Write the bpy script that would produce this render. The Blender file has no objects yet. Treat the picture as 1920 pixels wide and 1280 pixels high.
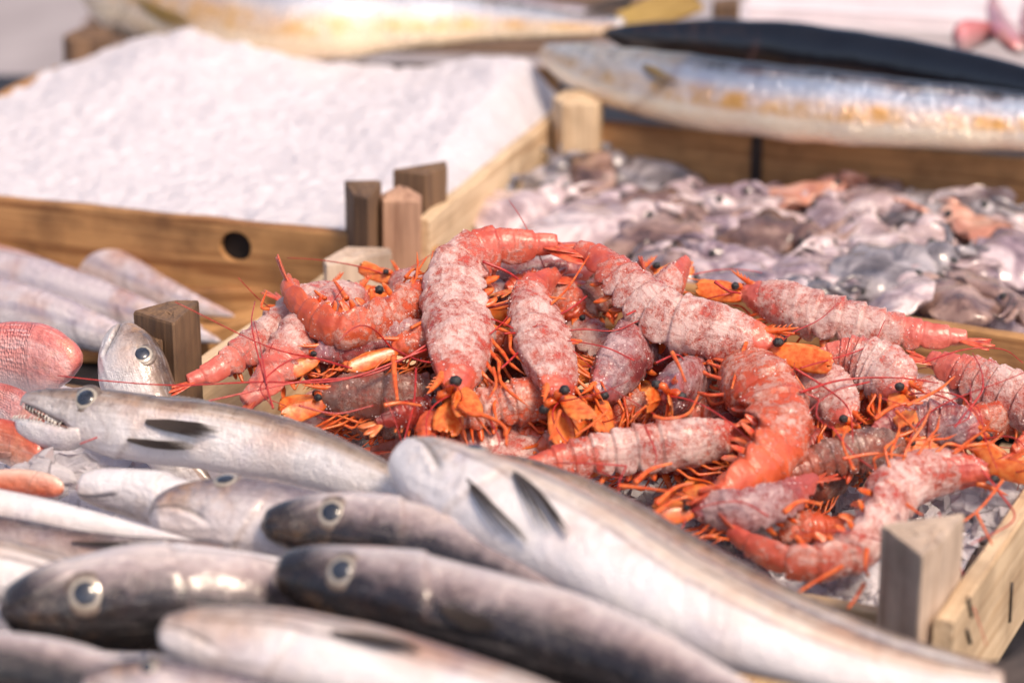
import bpy, bmesh, math, random
import numpy as np
from mathutils import Vector, noise as mnoise
random.seed(7); RNG = np.random.default_rng(7)
rad = math.radians
SC = bpy.context.scene
COL = SC.collection

# ------------------------------------------------------------------ camera
FPX = 5000.0                                   # focal length in photo pixels (94 mm on 36 mm)
TILT = rad(20); DIST = 1.56
TGT = np.array([0, 0, 0.02])
FWD = np.array([0, math.cos(TILT), -math.sin(TILT)])
RGT = np.array([1.0, 0, 0]); UPV = np.array([0, math.sin(TILT), math.cos(TILT)])
CAM = TGT - FWD * DIST
VIEW = -FWD
cd = bpy.data.cameras.new('camera'); co = bpy.data.objects.new('camera', cd); COL.objects.link(co)
cd.sensor_width = 36; cd.lens = 36 * FPX / 1920; cd.clip_start = 0.05; cd.clip_end = 100
co.location = CAM; co.rotation_euler = (math.pi / 2 - TILT, 0, 0)
cd.dof.use_dof = True; cd.dof.focus_distance = 1.50; cd.dof.aperture_fstop = 4.6
SC.camera = co

# ------------------------------------------------------------------ light
W = bpy.data.worlds.new('World'); SC.world = W; W.use_nodes = True
wn = W.node_tree.nodes; wl = W.node_tree.links
SUN_EL, SUN_AZ = rad(54), rad(142)              # azimuth clockwise from +Y (high, to the right and before the stall)
sky = wn.new('ShaderNodeTexSky'); sky.sky_type = 'NISHITA'; sky.sun_disc = False
sky.sun_elevation = SUN_EL; sky.sun_rotation = SUN_AZ; sky.dust_density = 3.0; sky.air_density = 0.7; sky.ozone_density = 0.6
bg = wn['Background']; bg.inputs[1].default_value = 0.125
wl.new(sky.outputs[0], bg.inputs[0])
sd = bpy.data.lights.new('sun', 'SUN'); so = bpy.data.objects.new('sun', sd); COL.objects.link(so)
sd.energy = 1.9; sd.angle = rad(14); sd.color = (1.0, 0.84, 0.68)
so.rotation_euler = Vector((-math.sin(SUN_AZ) * math.cos(SUN_EL), -math.cos(SUN_AZ) * math.cos(SUN_EL), -math.sin(SUN_EL))).to_track_quat('-Z', 'Y').to_euler()
SC.view_settings.view_transform = 'Standard'; SC.view_settings.look = 'None'
SC.view_settings.exposure = 0.72; SC.view_settings.gamma = 1
SC.view_settings.use_white_balance = True; SC.view_settings.white_balance_temperature = 7000; SC.view_settings.white_balance_tint = 12   # the camera's shade setting
SC.render.engine = 'CYCLES'; SC.cycles.use_denoising = True
SC.cycles.max_bounces = 6; SC.cycles.sample_clamp_indirect = 6

# ------------------------------------------------------------------ geometry helpers
PLANES = {'PR': (0.02, 0.055, 0.27), 'HK': (-0.15, 0.02, 0.17)}   # (Y0, z0, slope) of the two heaps
def ray(px, py):
    return FWD + RGT * ((px - 960) / FPX) + UPV * ((640 - py) / FPX)
def at(px, py, surf=0.0, lift=0.0):
    """a photo pixel carried onto a horizontal level (number) or a heap slope; lift in cm towards the viewer"""
    d = ray(px, py)
    if isinstance(surf, str):
        y0, z0, k = PLANES[surf]
        s = (z0 + k * (CAM[1] - y0) - CAM[2]) / (d[2] - k * d[1])
    else:
        s = (surf - CAM[2]) / d[2]
    return CAM + (s - lift * 0.01) * d
def mpp(p):
    return float(np.dot(p - CAM, FWD)) / FPX
def nrm(v):
    v = np.asarray(v, float); n = np.linalg.norm(v, axis=-1, keepdims=True); return v / np.maximum(n, 1e-12)
def spline(P, t):
    P = np.asarray(P, float)
    Q = np.vstack([2 * P[0] - P[1], P, 2 * P[-1] - P[-2]])
    out = []
    for i in range(len(P) - 1):
        a, b, c, d = Q[i:i + 4]
        for u in np.linspace(0, 1, 24, endpoint=False):
            out.append(0.5 * (2 * b + (c - a) * u + (2 * a - 5 * b + 4 * c - d) * u * u + (3 * b - a - 3 * c + d) * u ** 3))
    out.append(P[-1]); out = np.array(out)
    L = np.r_[0, np.cumsum(np.linalg.norm(np.diff(out, axis=0), axis=1))]
    def pos(tt):
        return np.stack([np.interp(np.asarray(tt) * L[-1], L, out[:, k]) for k in range(3)], -1)
    p = pos(t)
    tan = nrm(pos(np.clip(np.asarray(t) + .015, 0, 1)) - pos(np.clip(np.asarray(t) - .015, 0, 1)))
    return p, tan, L[-1]
def frames(T, flip, roll, s0):
    D = nrm(flip * np.cross(s0, T)); S = nrm(np.cross(T, D))
    V = nrm(np.cross(D, T)) * 1.0
    V = V * np.sign((V @ s0))[:, None]
    r = np.asarray(roll)[:, None] if np.ndim(roll) else roll
    D2 = D * np.cos(r) + V * np.sin(r)
    return D2, nrm(np.cross(T, D2))
def sm(a, b, x):
    x = np.clip((x - a) / (b - a), 0, 1); return x * x * (3 - 2 * x)

class MB:
    def __init__(s): s.v = []; s.f = []; s.uv = []; s.n = 0; s.marks = None
    def add(s, v, f, uv=None):
        v = np.asarray(v, float).reshape(-1, 3)
        s.v.append(v); s.f += [tuple(i + s.n for i in q) for q in f]
        s.uv.append(np.zeros((len(v), 2)) if uv is None else np.asarray(uv, float).reshape(-1, 2)); s.n += len(v)
        return s
    def rings(s, R, uv=None, cap=True, closed=True):
        N, M = R.shape[:2]; f = []
        mm = M if closed else M - 1
        for i in range(N - 1):
            for j in range(mm):
                k = (j + 1) % M
                f.append((i * M + j, i * M + k, (i + 1) * M + k, (i + 1) * M + j))
        if cap and closed:
            f.append(tuple(range(M - 1, -1, -1))); f.append(tuple((N - 1) * M + j for j in range(M)))
        return s.add(R, f, uv)
    def tube(s, P, r, m=6):
        P = np.asarray(P, float); r = np.broadcast_to(r, (len(P),))
        T = nrm(np.gradient(P, axis=0)); h = np.array([.31, .52, .8])
        A = nrm(np.cross(T, h)); B = np.cross(T, A)
        a = np.linspace(0, 2 * math.pi, m, endpoint=False)
        R = P[:, None] + r[:, None, None] * (A[:, None] * np.cos(a)[None, :, None] + B[:, None] * np.sin(a)[None, :, None])
        u = np.repeat(np.linspace(0, 1, len(P)), m); v = np.tile(np.linspace(0, 1, m), len(P))
        return s.rings(R, np.stack([u, v], -1))
    def blade(s, P, w, nor, th=0.0006, m=9, bend=0.0, jag=0.0, ray=0.0):
        """a thin solid leaf along P with half-widths w, flat side facing nor"""
        P = np.asarray(P, float); T = nrm(np.gradient(P, axis=0)); nor = np.broadcast_to(nor, P.shape)
        X = nrm(np.cross(T, nor)); Nn = nrm(np.cross(X, T))
        q = np.linspace(-1, 1, m); N = len(P)
        ww = np.asarray(w, float)[:, None]
        base = P[:, None] + X[:, None] * (ww * q)[:, :, None] + Nn[:, None] * (-bend * ww * q ** 2)[:, :, None]
        if jag:
            base[-1] += T[-1] * (RNG.uniform(-jag, 0, m))[:, None]
        if ray: base += Nn[:, None] * (ray * np.where(np.arange(m) % 2, 1.0, -1.0))[None, :, None]
        edge = (1 - np.abs(q) ** 3) * .8 + .2
        off = Nn[:, None] * (th * edge[None, :, None])
        R = np.concatenate([base + off, (base - off)[:, ::-1]], 1)
        u = np.repeat(np.linspace(0, 1, N), 2 * m); v = np.tile(np.r_[(q + 1) / 2, ((q + 1) / 2)[::-1]], N)
        return s.rings(R, np.stack([u, v], -1))
    def ball(s, c, r, ax=None, n=10, m=14):
        ax = np.eye(3) if ax is None else np.asarray(ax)
        r = np.broadcast_to(np.asarray(r, float), (3,))
        th = np.linspace(0.03, math.pi - .03, n); a = np.linspace(0, 2 * math.pi, m, endpoint=False)
        L = np.stack([np.sin(th)[:, None] * np.cos(a), np.sin(th)[:, None] * np.sin(a), np.cos(th)[:, None] + 0 * a], -1) * r
        return s.rings(np.asarray(c) + L @ ax, np.stack([np.repeat(th / math.pi, m), np.tile(a / 6.283, n)], -1))
    def box(s, c, ax, h, jit=0.0):
        c = np.asarray(c, float); v = []
        for sx in (-1, 1):
            for sy in (-1, 1):
                for sz in (-1, 1):
                    v.append(c + ax[0] * h[0] * sx + ax[1] * h[1] * sy + ax[2] * h[2] * sz + RNG.uniform(-jit, jit, 3))
        return s.add(v, [(0, 1, 3, 2), (4, 6, 7, 5), (0, 4, 5, 1), (2, 3, 7, 6), (0, 2, 6, 4), (1, 5, 7, 3)])
    def build(s, name, mat, parent=None, smooth=True, origin=None, ax=None, fixn=False):
        v = np.vstack(s.v)
        o0 = np.zeros(3)
        if parent is not None and origin is None: o0 = np.array(parent.get('_o', (0, 0, 0)))
        if origin is not None: o0 = np.asarray(origin, float)
        vl = v - o0
        if ax is not None: vl = vl @ np.asarray(ax).T
        me = bpy.data.meshes.new(name); me.from_pydata(vl.tolist(), [], s.f)
        uvs = np.vstack(s.uv); li = np.zeros(len(me.loops), int); me.loops.foreach_get('vertex_index', li)
        ul = me.uv_layers.new(name='UVMap'); ul.data.foreach_set('uv', uvs[li].astype(np.float32).ravel())
        if s.marks is not None:
            ml_ = me.uv_layers.new(name='Marks'); ml_.data.foreach_set('uv', s.marks[li].astype(np.float32).ravel())
        if smooth: me.polygons.foreach_set('use_smooth', [True] * len(me.polygons))
        if fixn:
            bm_ = bmesh.new(); bm_.from_mesh(me); bmesh.ops.recalc_face_normals(bm_, faces=bm_.faces); bm_.to_mesh(me); bm_.free()
        me.materials.append(mat); me.validate(); me.update()
        o = bpy.data.objects.new(name, me); COL.objects.link(o)
        if parent is not None:
            o.parent = parent
            if origin is not None:
                o.location = o0 - np.array(root_origin(parent))
        else:
            o.location = o0
        if ax is not None:
            from mathutils import Matrix
            o.rotation_euler = Matrix(np.asarray(ax).T.tolist()).to_euler()
        return o
ORG = {}
def root_origin(o):
    return ORG.get(o.name, (0, 0, 0))
def thing(name, label, cat, loc, group=None):
    o = bpy.data.objects.new(name, None); COL.objects.link(o); o.location = loc; o.empty_display_size = .01
    o['label'] = label; o['category'] = cat
    if group: o['group'] = group
    ORG[o.name] = tuple(float(x) for x in loc)
    return o
def part(mb, name, mat, root, par=None, smooth=True):
    """a mesh of the thing `root` (vertices in world coordinates), child of root or of one of its parts"""
    o = mb.build(name, mat, None, smooth, origin=np.array(root_origin(root)))
    o.parent = par or root; o.location = (0, 0, 0)
    return o
def tag(o, label, cat, group=None, kind=None):
    if label: o['label'] = label
    if cat: o['category'] = cat
    if group: o['group'] = group
    if kind: o['kind'] = kind
    return o

# ------------------------------------------------------------------ material helpers
def hexc(h):
    c = [int(h[i:i + 2], 16) / 255 for i in (0, 2, 4)]
    return tuple((x / 12.92 if x < .04045 else ((x + .055) / 1.055) ** 2.4) for x in c) + (1,)
class NT:
    def __init__(s, name):
        s.m = bpy.data.materials.new(name); s.m.use_nodes = True
        s.t = s.m.node_tree; s.b = s.t.nodes['Principled BSDF']
    def n(s, typ, **kw):
        nd = s.t.nodes.new('ShaderNode' + typ)
        for k, v in kw.items():
            if k in ('i',):
                for a, b in v.items(): s.put(nd.inputs[a], b)
            else: setattr(nd, k, v)
        return nd
    def put(s, sock, v):
        if isinstance(v, bpy.types.NodeSocket): s.t.links.new(v, sock)
        else: sock.default_value = v
    def math(s, op, a, b=0.0, c=0.0, clamp=False):
        nd = s.n('Math', operation=op, use_clamp=clamp)
        for k, x in enumerate((a, b, c)): s.put(nd.inputs[k], x)
        return nd.outputs[0]
    def mix(s, f, a, b, mode='MIX'):
        nd = s.n('Mix', data_type='RGBA', blend_type=mode); s.put(nd.inputs[0], f); s.put(nd.inputs[6], a); s.put(nd.inputs[7], b)
        return nd.outputs[2]
    def ramp(s, f, stops, interp='LINEAR'):
        nd = s.n('ValToRGB'); s.put(nd.inputs[0], f); cr = nd.color_ramp; cr.interpolation = interp
        while len(cr.elements) < len(stops): cr.elements.new(.5)
        for e, (p, c) in zip(cr.elements, stops):
            e.position = p; e.color = c if not isinstance(c, (int, float)) else (c, c, c, 1)
        return nd.outputs[0]
    def coords(s, scale=(1, 1, 1), rnd=True):
        tc = s.n('TexCoord'); v = tc.outputs['Object']
        mp = s.n('Mapping'); s.put(mp.inputs[0], v); mp.inputs['Scale'].default_value = scale
        if rnd:
            oi = s.n('ObjectInfo'); m = s.math('MULTIPLY', oi.outputs['Random'], 37.0)
            cx = s.n('CombineXYZ'); s.put(cx.inputs[0], m); s.put(cx.inputs[1], m); s.put(cx.inputs[2], m)
            s.put(mp.inputs['Location'], cx.outputs[0])
        return mp.outputs[0]
    def noise(s, vec, scale, detail=3, rough=.55, dist=0.0):
        nd = s.n('TexNoise', i={'Vector': vec, 'Scale': scale, 'Detail': detail, 'Roughness': rough, 'Distortion': dist})
        return nd.outputs[0]
    def uv(s):
        sp = s.n('SeparateXYZ'); s.put(sp.inputs[0], s.n('UVMap').outputs[0]); return sp.outputs[0], sp.outputs[1]
    def bump(s, h, strength, dist, prev=None):
        nd = s.n('Bump', i={'Strength': strength, 'Distance': dist, 'Height': h})
        if prev is not None: s.put(nd.inputs['Normal'], prev)
        return nd.outputs[0]
    def out(s, **kw):
        for k, v in kw.items():
            s.put(s.b.inputs[k.replace('_', ' ')], v)
        return s.m

def fish_skin(name, back, mid, low, belly, head=None, head_w=.55, snout=0.0, pale=.35, gold=.5, bk=1.0, scuv=(260, 52), rough=.3, metal=.08, stops=(.14, .36, .58, .78), blotch=.5, scale_amt=.25, stripe=None, coat=.9):
    m = NT(name); u, v = m.uv(); C = m.coords()
    n1 = m.noise(C, 45, 4, .6); n2 = m.noise(C, 180, 4, .6); n3 = m.noise(C, 700, 2, .5)
    vv = m.math('ADD', v, m.math('MULTIPLY', m.math('SUBTRACT', n1, .5), .22))
    vv = m.math('ADD', vv, m.math('MULTIPLY', m.math('SUBTRACT', n2, .5), .16))
    col = m.ramp(vv, [(0, back), (stops[0], back), (stops[1], mid), (stops[2], low), (stops[3], belly)])
    # mottling of the pigment
    dark = m.ramp(n2, [(.42, 0.0), (.68, 1.0)])
    am = m.math('MULTIPLY', dark, m.ramp(vv, [(.1, blotch), (.55, blotch * .5), (.75, .05)]))
    col = m.mix(am, col, m.mix(.6, back, mid))
    oi = m.n('ObjectInfo').outputs['Random']
    sx = m.n('CombineXYZ'); m.put(sx.inputs[0], m.math('MULTIPLY', u, 9)); m.put(sx.inputs[1], m.math('MULTIPLY', v, 30)); m.put(sx.inputs[2], m.math('MULTIPLY', oi, 50))
    st_ = m.noise(sx.outputs[0], 1.0, 4, .6, .3)
    col = m.mix(m.math('MULTIPLY', m.ramp(st_, [(.5, 0.0), (.66, 1.0)]), m.ramp(v, [(.1, .6), (.32, .4), (.5, .12), (.8, .03)])), col, m.mix(.5, back, mid))
    col = m.mix(m.math('MULTIPLY', m.ramp(st_, [(.34, 1.0), (.46, 0.0)]), pale), col, m.mix(.3, belly, hexc('f4efee')))
    warm = m.ramp(m.noise(C, 26, 4), [(.48, 0.0), (.66, 1.0)])
    col = m.mix(m.math('MULTIPLY', warm, m.ramp(vv, [(.3, .7), (.7, .15)])), col, hexc('d9a689'), 'MULTIPLY')
    cool = m.ramp(m.noise(C, 31, 4, .6, .4), [(.52, 0.0), (.7, 1.0)])
    col = m.mix(m.math('MULTIPLY', cool, m.ramp(vv, [(.3, .55), (.7, .2)])), col, hexc('b9b4d6'), 'MULTIPLY')
    spk = m.ramp(m.noise(C, 900, 2, .5), [(.66, 0.0), (.72, 1.0)])
    col = m.mix(m.math('MULTIPLY', spk, .2), col, back)
    if stripe:
        for (c0, wd, sc, amt) in stripe:
            d = m.math('ABSOLUTE', m.math('SUBTRACT', m.math('ADD', v, m.math('MULTIPLY', m.math('SUBTRACT', n1, .5), .05)), c0))
            f = m.math('MULTIPLY', m.ramp(m.math('DIVIDE', d, wd), [(.35, 1.0), (1, 0.0)]), m.math('MULTIPLY', m.math('ADD', .45, m.math('MULTIPLY', m.ramp(n1, [(.4, 0.0), (.6, 1.0)]), .75)), amt))
            col = m.mix(f, col, sc)
    if head:
        f = m.ramp(m.math('ADD', u, m.math('MULTIPLY', m.math('SUBTRACT', n1, .5), .12)), [(.02, head_w), (.16, head_w * .75), (.27, 0.0)])
        f = m.math('MULTIPLY', f, m.ramp(vv, [(.3, 1.0), (.72, .15)]))
        if snout: f = m.math('MAXIMUM', f, m.math('MULTIPLY', m.ramp(m.math('ADD', u, m.math('MULTIPLY', m.math('SUBTRACT', n1, .5), .05)), [(.05, 1.0), (.14, 0.0)]), snout))
        col = m.mix(f, col, head)
    hz = m.noise(C, 130, 5, .68, .5); hm_ = m.ramp(u, [(.15, 1.0), (.28, 0.0)])
    col = m.mix(m.math('MULTIPLY', m.math('MULTIPLY', m.ramp(hz, [(.48, 0.0), (.60, 1.0)]), hm_), m.ramp(v, [(.25, .6), (.5, .25), (.8, .08)])), col, m.mix(.45, back, hexc('5b4030')))
    gl = m.ramp(m.noise(C, 60, 4, .6), [(.52, 0.0), (.66, 1.0)])
    col = m.mix(m.math('MULTIPLY', m.math('MULTIPLY', gl, hm_), m.ramp(v, [(.3, gold), (.7, gold * .2)])), col, hexc('c79a6c'))
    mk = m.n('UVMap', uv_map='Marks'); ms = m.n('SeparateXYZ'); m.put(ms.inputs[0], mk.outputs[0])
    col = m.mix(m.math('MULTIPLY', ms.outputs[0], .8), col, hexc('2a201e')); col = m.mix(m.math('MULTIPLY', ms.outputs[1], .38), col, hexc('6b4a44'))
    # scales
    ux = m.n('CombineXYZ'); m.put(ux.inputs[0], m.math('MULTIPLY', u, scuv[0])); m.put(ux.inputs[1], m.math('MULTIPLY', v, scuv[1]))
    vo = m.n('TexVoronoi', i={'Vector': ux.outputs[0], 'Scale': 1.0, 'Randomness': .55})
    body = m.ramp(u, [(.2, 0.0), (.27, 1.0)])
    sc = m.math('MULTIPLY', vo.outputs['Distance'], body)
    nb = m.bump(sc, scale_amt * 1.6, .0016); nb = m.bump(n2, .34 * bk, .0045, nb); nb = m.bump(n3, .2 * bk, .0012, nb)
    nb = m.bump(m.math('MULTIPLY', hz, hm_), .45 * bk, .003, nb)
    cn = m.bump(n2, .16 * bk, .003); cn = m.bump(m.noise(C, 420, 3, .6), .16 * bk, .0012, cn)      # ripples of the slime film
    col = m.mix(m.math('MULTIPLY', sc, .08), col, hexc('5b4f4c'), 'MULTIPLY')
    rg = m.ramp(n2, [(.3, rough * .8), (.7, min(1, rough * 1.5))])
    return m.out(Base_Color=col, Roughness=rg, Metallic=metal, Normal=nb, Coat_Weight=coat, Coat_Roughness=.07, Coat_IOR=1.5, Coat_Normal=cn)

def simple(name, c1, c2, sc=150, rough=.4, bump=.2, bd=.001, **kw):
    m = NT(name); C = m.coords(); n = m.noise(C, sc, 4, .6)
    col = m.ramp(n, [(.3, c1), (.7, c2)])
    return m.out(Base_Color=col, Roughness=rough, Normal=m.bump(n, bump, bd), **kw)

def prawn_shell(name, bare, deep, frost, amt, dull=None):
    m = NT(name); u, v = m.uv(); C = m.coords()
    n1 = m.noise(C, 60, 3, .55); n2 = m.noise(C, 260, 4, .65); n3 = m.noise(C, 1300, 3, .7); n4 = m.noise(C, 3600, 2, .6)
    col = m.ramp(n1, [(.3, deep), (.62, bare)])
    if dull:
        f = m.math('MULTIPLY', m.ramp(n1, [(.42, 0.0), (.6, 1.0)]), m.ramp(u, [(.1, 1.0), (.5, .5), (.7, 0.0)]))
        col = m.mix(f, col, dull)
    # frost lies in patches, thin towards the tail
    cover = m.math('ADD', m.math('MULTIPLY', n1, .55), m.math('ADD', m.math('MULTIPLY', n2, .55), m.math('MULTIPLY', n3, .35)))
    tailfree = m.ramp(u, [(0.0, .2), (.10, .95), (.55, 1.0), (.78, .80), (.92, .76)])
    cover = m.math('MULTIPLY', cover, tailfree)
    f = m.ramp(cover, [(max(0, .84 - amt), 0.0), (min(1, 1.02 - amt), 1.0)])
    fr = m.mix(m.ramp(n3, [(.35, 0.0), (.65, 1.0)]), m.mix(.25, frost, bare), frost)
    col = m.mix(m.math('MULTIPLY', f, .93), col, fr)
    nb = m.bump(n1, .15, .004); nb = m.bump(n2, .35, .0015, nb)
    sx = m.n('CombineXYZ'); m.put(sx.inputs[0], m.math('MULTIPLY', u, 14)); m.put(sx.inputs[1], m.math('MULTIPLY', v, 26))
    stk = m.noise(sx.outputs[0], 1.0, 3, .6, .4)
    col = m.mix(m.math('MULTIPLY', m.ramp(stk, [(.5, 0.0), (.68, 1.0)]), .4), col, deep)
    hb = m.math('ADD', m.math('MULTIPLY', n3, .6), m.math('MULTIPLY', n4, .6))
    hs = m.math('MULTIPLY', hb, m.math('ADD', f, .12))
    nb = m.bump(hs, .75, .0018, nb)
    rg = m.math('ADD', .22, m.math('MULTIPLY', f, .5))
    return m.out(Base_Color=col, Roughness=rg, Normal=nb, Subsurface_Weight=.12, Subsurface_Radius=(.004, .0015, .001), Subsurface_Scale=1.0, Coat_Weight=.35, Coat_Roughness=.12, Coat_Normal=m.bump(n2, .3, .0012))

def wood(name, light, dark, stain, sat=.5, rough=.75):
    m = NT(name); C = m.coords((1, 1, 1)); C2 = m.coords((2.2, 46, 46)); C3 = m.coords((7, 260, 260))
    g = m.noise(C2, 1.6, 5, .6, .9); fine = m.noise(C3, 1.2, 3, .6); big = m.noise(C, 16, 4, .6)
    col = m.ramp(g, [(.3, dark), (.5, light), (.72, m_mix(light, dark, .35))])
    col = m.mix(m.ramp(fine, [(.45, 0.0), (.75, .55)]), col, dark)
    col = m.mix(m.math('MULTIPLY', m.ramp(big, [(.46, 0.0), (.7, 1.0)]), sat), col, stain)
    nb = m.bump(fine, .5, .0014); nb = m.bump(g, .35, .002, nb)
    return m.out(Base_Color=col, Roughness=rough, Normal=nb)
def m_mix(a, b, f): return tuple(x * (1 - f) + y * f for x, y in zip(a, b))

M = {}
M['hake'] = fish_skin('hake_skin', hexc('554840'), hexc('94806f'), hexc('d8d1d1'), hexc('ece8e9'), head=hexc('6b5648'), head_w=.65, stops=(.08, .22, .34, .44), stripe=[(.30, .05, hexc('b48e6e'), .35)])
M['hake_dark'] = fish_skin('hake_dark_skin', hexc('0b090a'), hexc('30272a'), hexc('a09092'), hexc('dcd0cd'), head=hexc('120f11'), head_w=.9, snout=.95, pale=.1, gold=.12, metal=.1, stops=(.34, .50, .66, .82), rough=.2)
M['hake_mid'] = fish_skin('hake_lilac_skin', hexc('443b3e'), hexc('85777a'), hexc('c2b6b9'), hexc('e4dcdd'), head=hexc('4f433e'), head_w=.5, rough=.22, stops=(.12, .28, .42, .56))
M['hake_white'] = fish_skin('hake_pale_skin', hexc('85766e'), hexc('c0ab9c'), hexc('e4dedf'), hexc('f0ebec'), head=hexc('a58c74'), head_w=.45, stops=(.10, .22, .42, .56), blotch=.3, stripe=[(.27, .035, hexc('5f524f'), .8), (.41, .03, hexc('7d6c69'), .75)])
M['hake_striped'] = fish_skin('hake_striped_skin', hexc('8a7b74'), hexc('cbb39f'), hexc('e2d6cf'), hexc('f0ecee'), head=hexc('b39a84'), head_w=.35, stops=(.16, .26, .40, .48), blotch=.2, stripe=[(.30, .03, hexc('7a6b66'), .6), (.44, .025, hexc('8d7b76'), .6), (.37, .05, hexc('e0cbb6'), .5)])
M['fin'] = None
def fin_mat(name, c1, c2, rough=.35):
    m = NT(name); u, v = m.uv(); C = m.coords()
    cx = m.n('CombineXYZ'); m.put(cx.inputs[0], m.math('MULTIPLY', u, 1.5)); m.put(cx.inputs[1], m.math('MULTIPLY', v, 26))
    r = m.noise(cx.outputs[0], 1.0, 2, .5)
    col = m.ramp(r, [(.40, c1), (.75, c2)])
    col = m.mix(m.ramp(u, [(0, .7), (.3, .1), (1, 0.0)]), col, c2)
    return m.out(Base_Color=col, Roughness=rough, Normal=m.bump(r, .8, .002), Coat_Weight=.4, Coat_Roughness=.15)
M['fin'] = fin_mat('dark_fin', hexc('181313'), hexc('77675f'))
M['fin_pale'] = fin_mat('pale_fin', hexc('7c706e'), hexc('c9bfbd'))
M['fin_yellow'] = fin_mat('yellow_fin', hexc('8a6a2c'), hexc('cfae62'))
M['fin_pink'] = fin_mat('pink_fin', hexc('d07a68'), hexc('eab9ac'))
def eye_mat():
    m = NT('eye_iris'); u, v = m.uv(); n = m.noise(m.coords(), 500, 3)
    col = m.ramp(m.math('ADD', u, m.math('MULTIPLY', m.math('SUBTRACT', n, .5), .10)), [(.20, hexc('4a423e')), (.25, hexc('b8ae9f')), (.32, hexc('a0968a')), (.38, hexc('655a52')), (.5, hexc('3c332f'))])
    return m.out(Base_Color=col, Roughness=.2, Metallic=.2, Coat_Weight=1.0, Coat_Roughness=.04)
M['sclera'] = eye_mat()
M['pupil'] = simple('eye_pupil', hexc('15171c'), hexc('3d4350'), 160, .08, .0, Coat_Weight=1.0, Coat_Roughness=.02)
M['eyerim'] = simple('eye_socket_skin', hexc('4a3f3b'), hexc('8c7c72'), 300, .3, .3)
M['tooth'] = simple('tooth', hexc('cfc8bd'), hexc('ece8e0'), 300, .3, .0)
M['gum'] = simple('mouth_flesh', hexc('3b2524'), hexc('8d6a62'), 120, .25, .3)
M['p_frost'] = prawn_shell('prawn_shell_frosted', hexc('d4664e'), hexc('b0443a'), hexc('fae0da'), .25)
M['p_pink'] = prawn_shell('prawn_shell_pink', hexc('d87a6a'), hexc('bd5349'), hexc('fae0da'), .24)
M['p_red'] = prawn_shell('prawn_shell_red', hexc('d6633f'), hexc('b2432d'), hexc('f8d8ce'), .16)
M['p_purple'] = prawn_shell('prawn_shell_purple', hexc('c05a52'), hexc('7d3a3d'), hexc('dbc0c2'), .20, dull=hexc('8a6670'))
M['p_brown'] = prawn_shell('prawn_shell_brown', hexc('a85a45'), hexc('70392f'), hexc('c9aca4'), .16, dull=hexc('7b5d55'))
M['p_deep'] = prawn_shell('prawn_shell_deep', hexc('a03a30'), hexc('6d211f'), hexc('b58f8c'), .05)
def limb(name, c1, c2, tr=0.0):
    m = NT(name); u, v = m.uv(); C = m.coords(); n = m.noise(C, 240, 3)
    col = m.mix(m.ramp(n, [(.35, 0.0), (.65, 1.0)]), c1, c2)
    return m.out(Base_Color=col, Roughness=.32, Normal=m.bump(n, .35, .001), Coat_Weight=.2, Coat_Roughness=.2, Subsurface_Weight=.2, Subsurface_Radius=(.004, .0015, .0008), Subsurface_Scale=1.0, Transmission_Weight=tr)
M['limb'] = limb('prawn_limb_orange', hexc('c9481a'), hexc('e2763a'))
M['limb_red'] = limb('prawn_limb_red', hexc('c8402a'), hexc('e07a50'))
M['scale'] = limb('antennal_scale_amber', hexc('d4551f'), hexc('e98a48'), 0.0)
M['tail'] = limb('tail_blade_red', hexc('b83a26'), hexc('d96a48'))
M['tail_o'] = limb('tail_blade_orange', hexc('d2562a'), hexc('ea9a5c'), .15)
M['antenna'] = limb('antenna_red', hexc('9c1a20'), hexc('c23a34'))
M['p_eye'] = simple('prawn_eye_black', hexc('08080a'), hexc('3a3a3e'), 900, .42, .8, .0008)
M['crystal'] = simple('frost_crystal', hexc('e6c9c6'), hexc('f4e6e6'), 300, .45, .3)
M['wood'] = wood('crate_wood', hexc('bd8f5e'), hexc('875832'), hexc('553723'), .75)
M['wood_pale'] = wood('crate_wood_pale', hexc('dcc3a2'), hexc('b08d69'), hexc('7d634b'), .6)
M['wood_old'] = wood('crate_wood_weathered', hexc('7c6048'), hexc('47342a'), hexc('2c211d'), .6)
M['wood_grey'] = wood('crate_wood_grey', hexc('d0bba8'), hexc('a88f7d'), hexc('6f5c4e'), .65)
M['wood_pink'] = wood('crate_wood_pinkish', hexc('bd977f'), hexc('94705c'), hexc('7c5a4a'), .4)
M['hole'] = simple('hole_shade_dark', hexc('0c0807'), hexc('1d1411'), 90, .8)  # near-black colour standing in for the shade inside the bore
M['metal'] = simple('staple_metal', hexc('2a2524'), hexc('4d4644'), 200, .5, .3, Metallic=.6)
def ice_mat(name, c, tr, rough):
    m = NT(name); C = m.coords(); n = m.noise(C, 90, 4, .6); n2 = m.noise(C, 420, 3, .6)
    nb = m.bump(n2, .35, .002); nb = m.bump(n, .3, .006, nb)
    return m.out(Base_Color=m.mix(n, c, hexc('d6d3d9')), Roughness=rough, Normal=nb, Transmission_Weight=tr, IOR=1.31, Subsurface_Weight=.25 if tr == 0 else 0.0, Subsurface_Radius=(.01, .012, .014))
M['snow'] = ice_mat('crushed_ice', hexc('b6b2ba'), 0.0, .5)
M['ice'] = ice_mat('ice_chunk', hexc('f0e9ec'), .55, .18)

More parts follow.
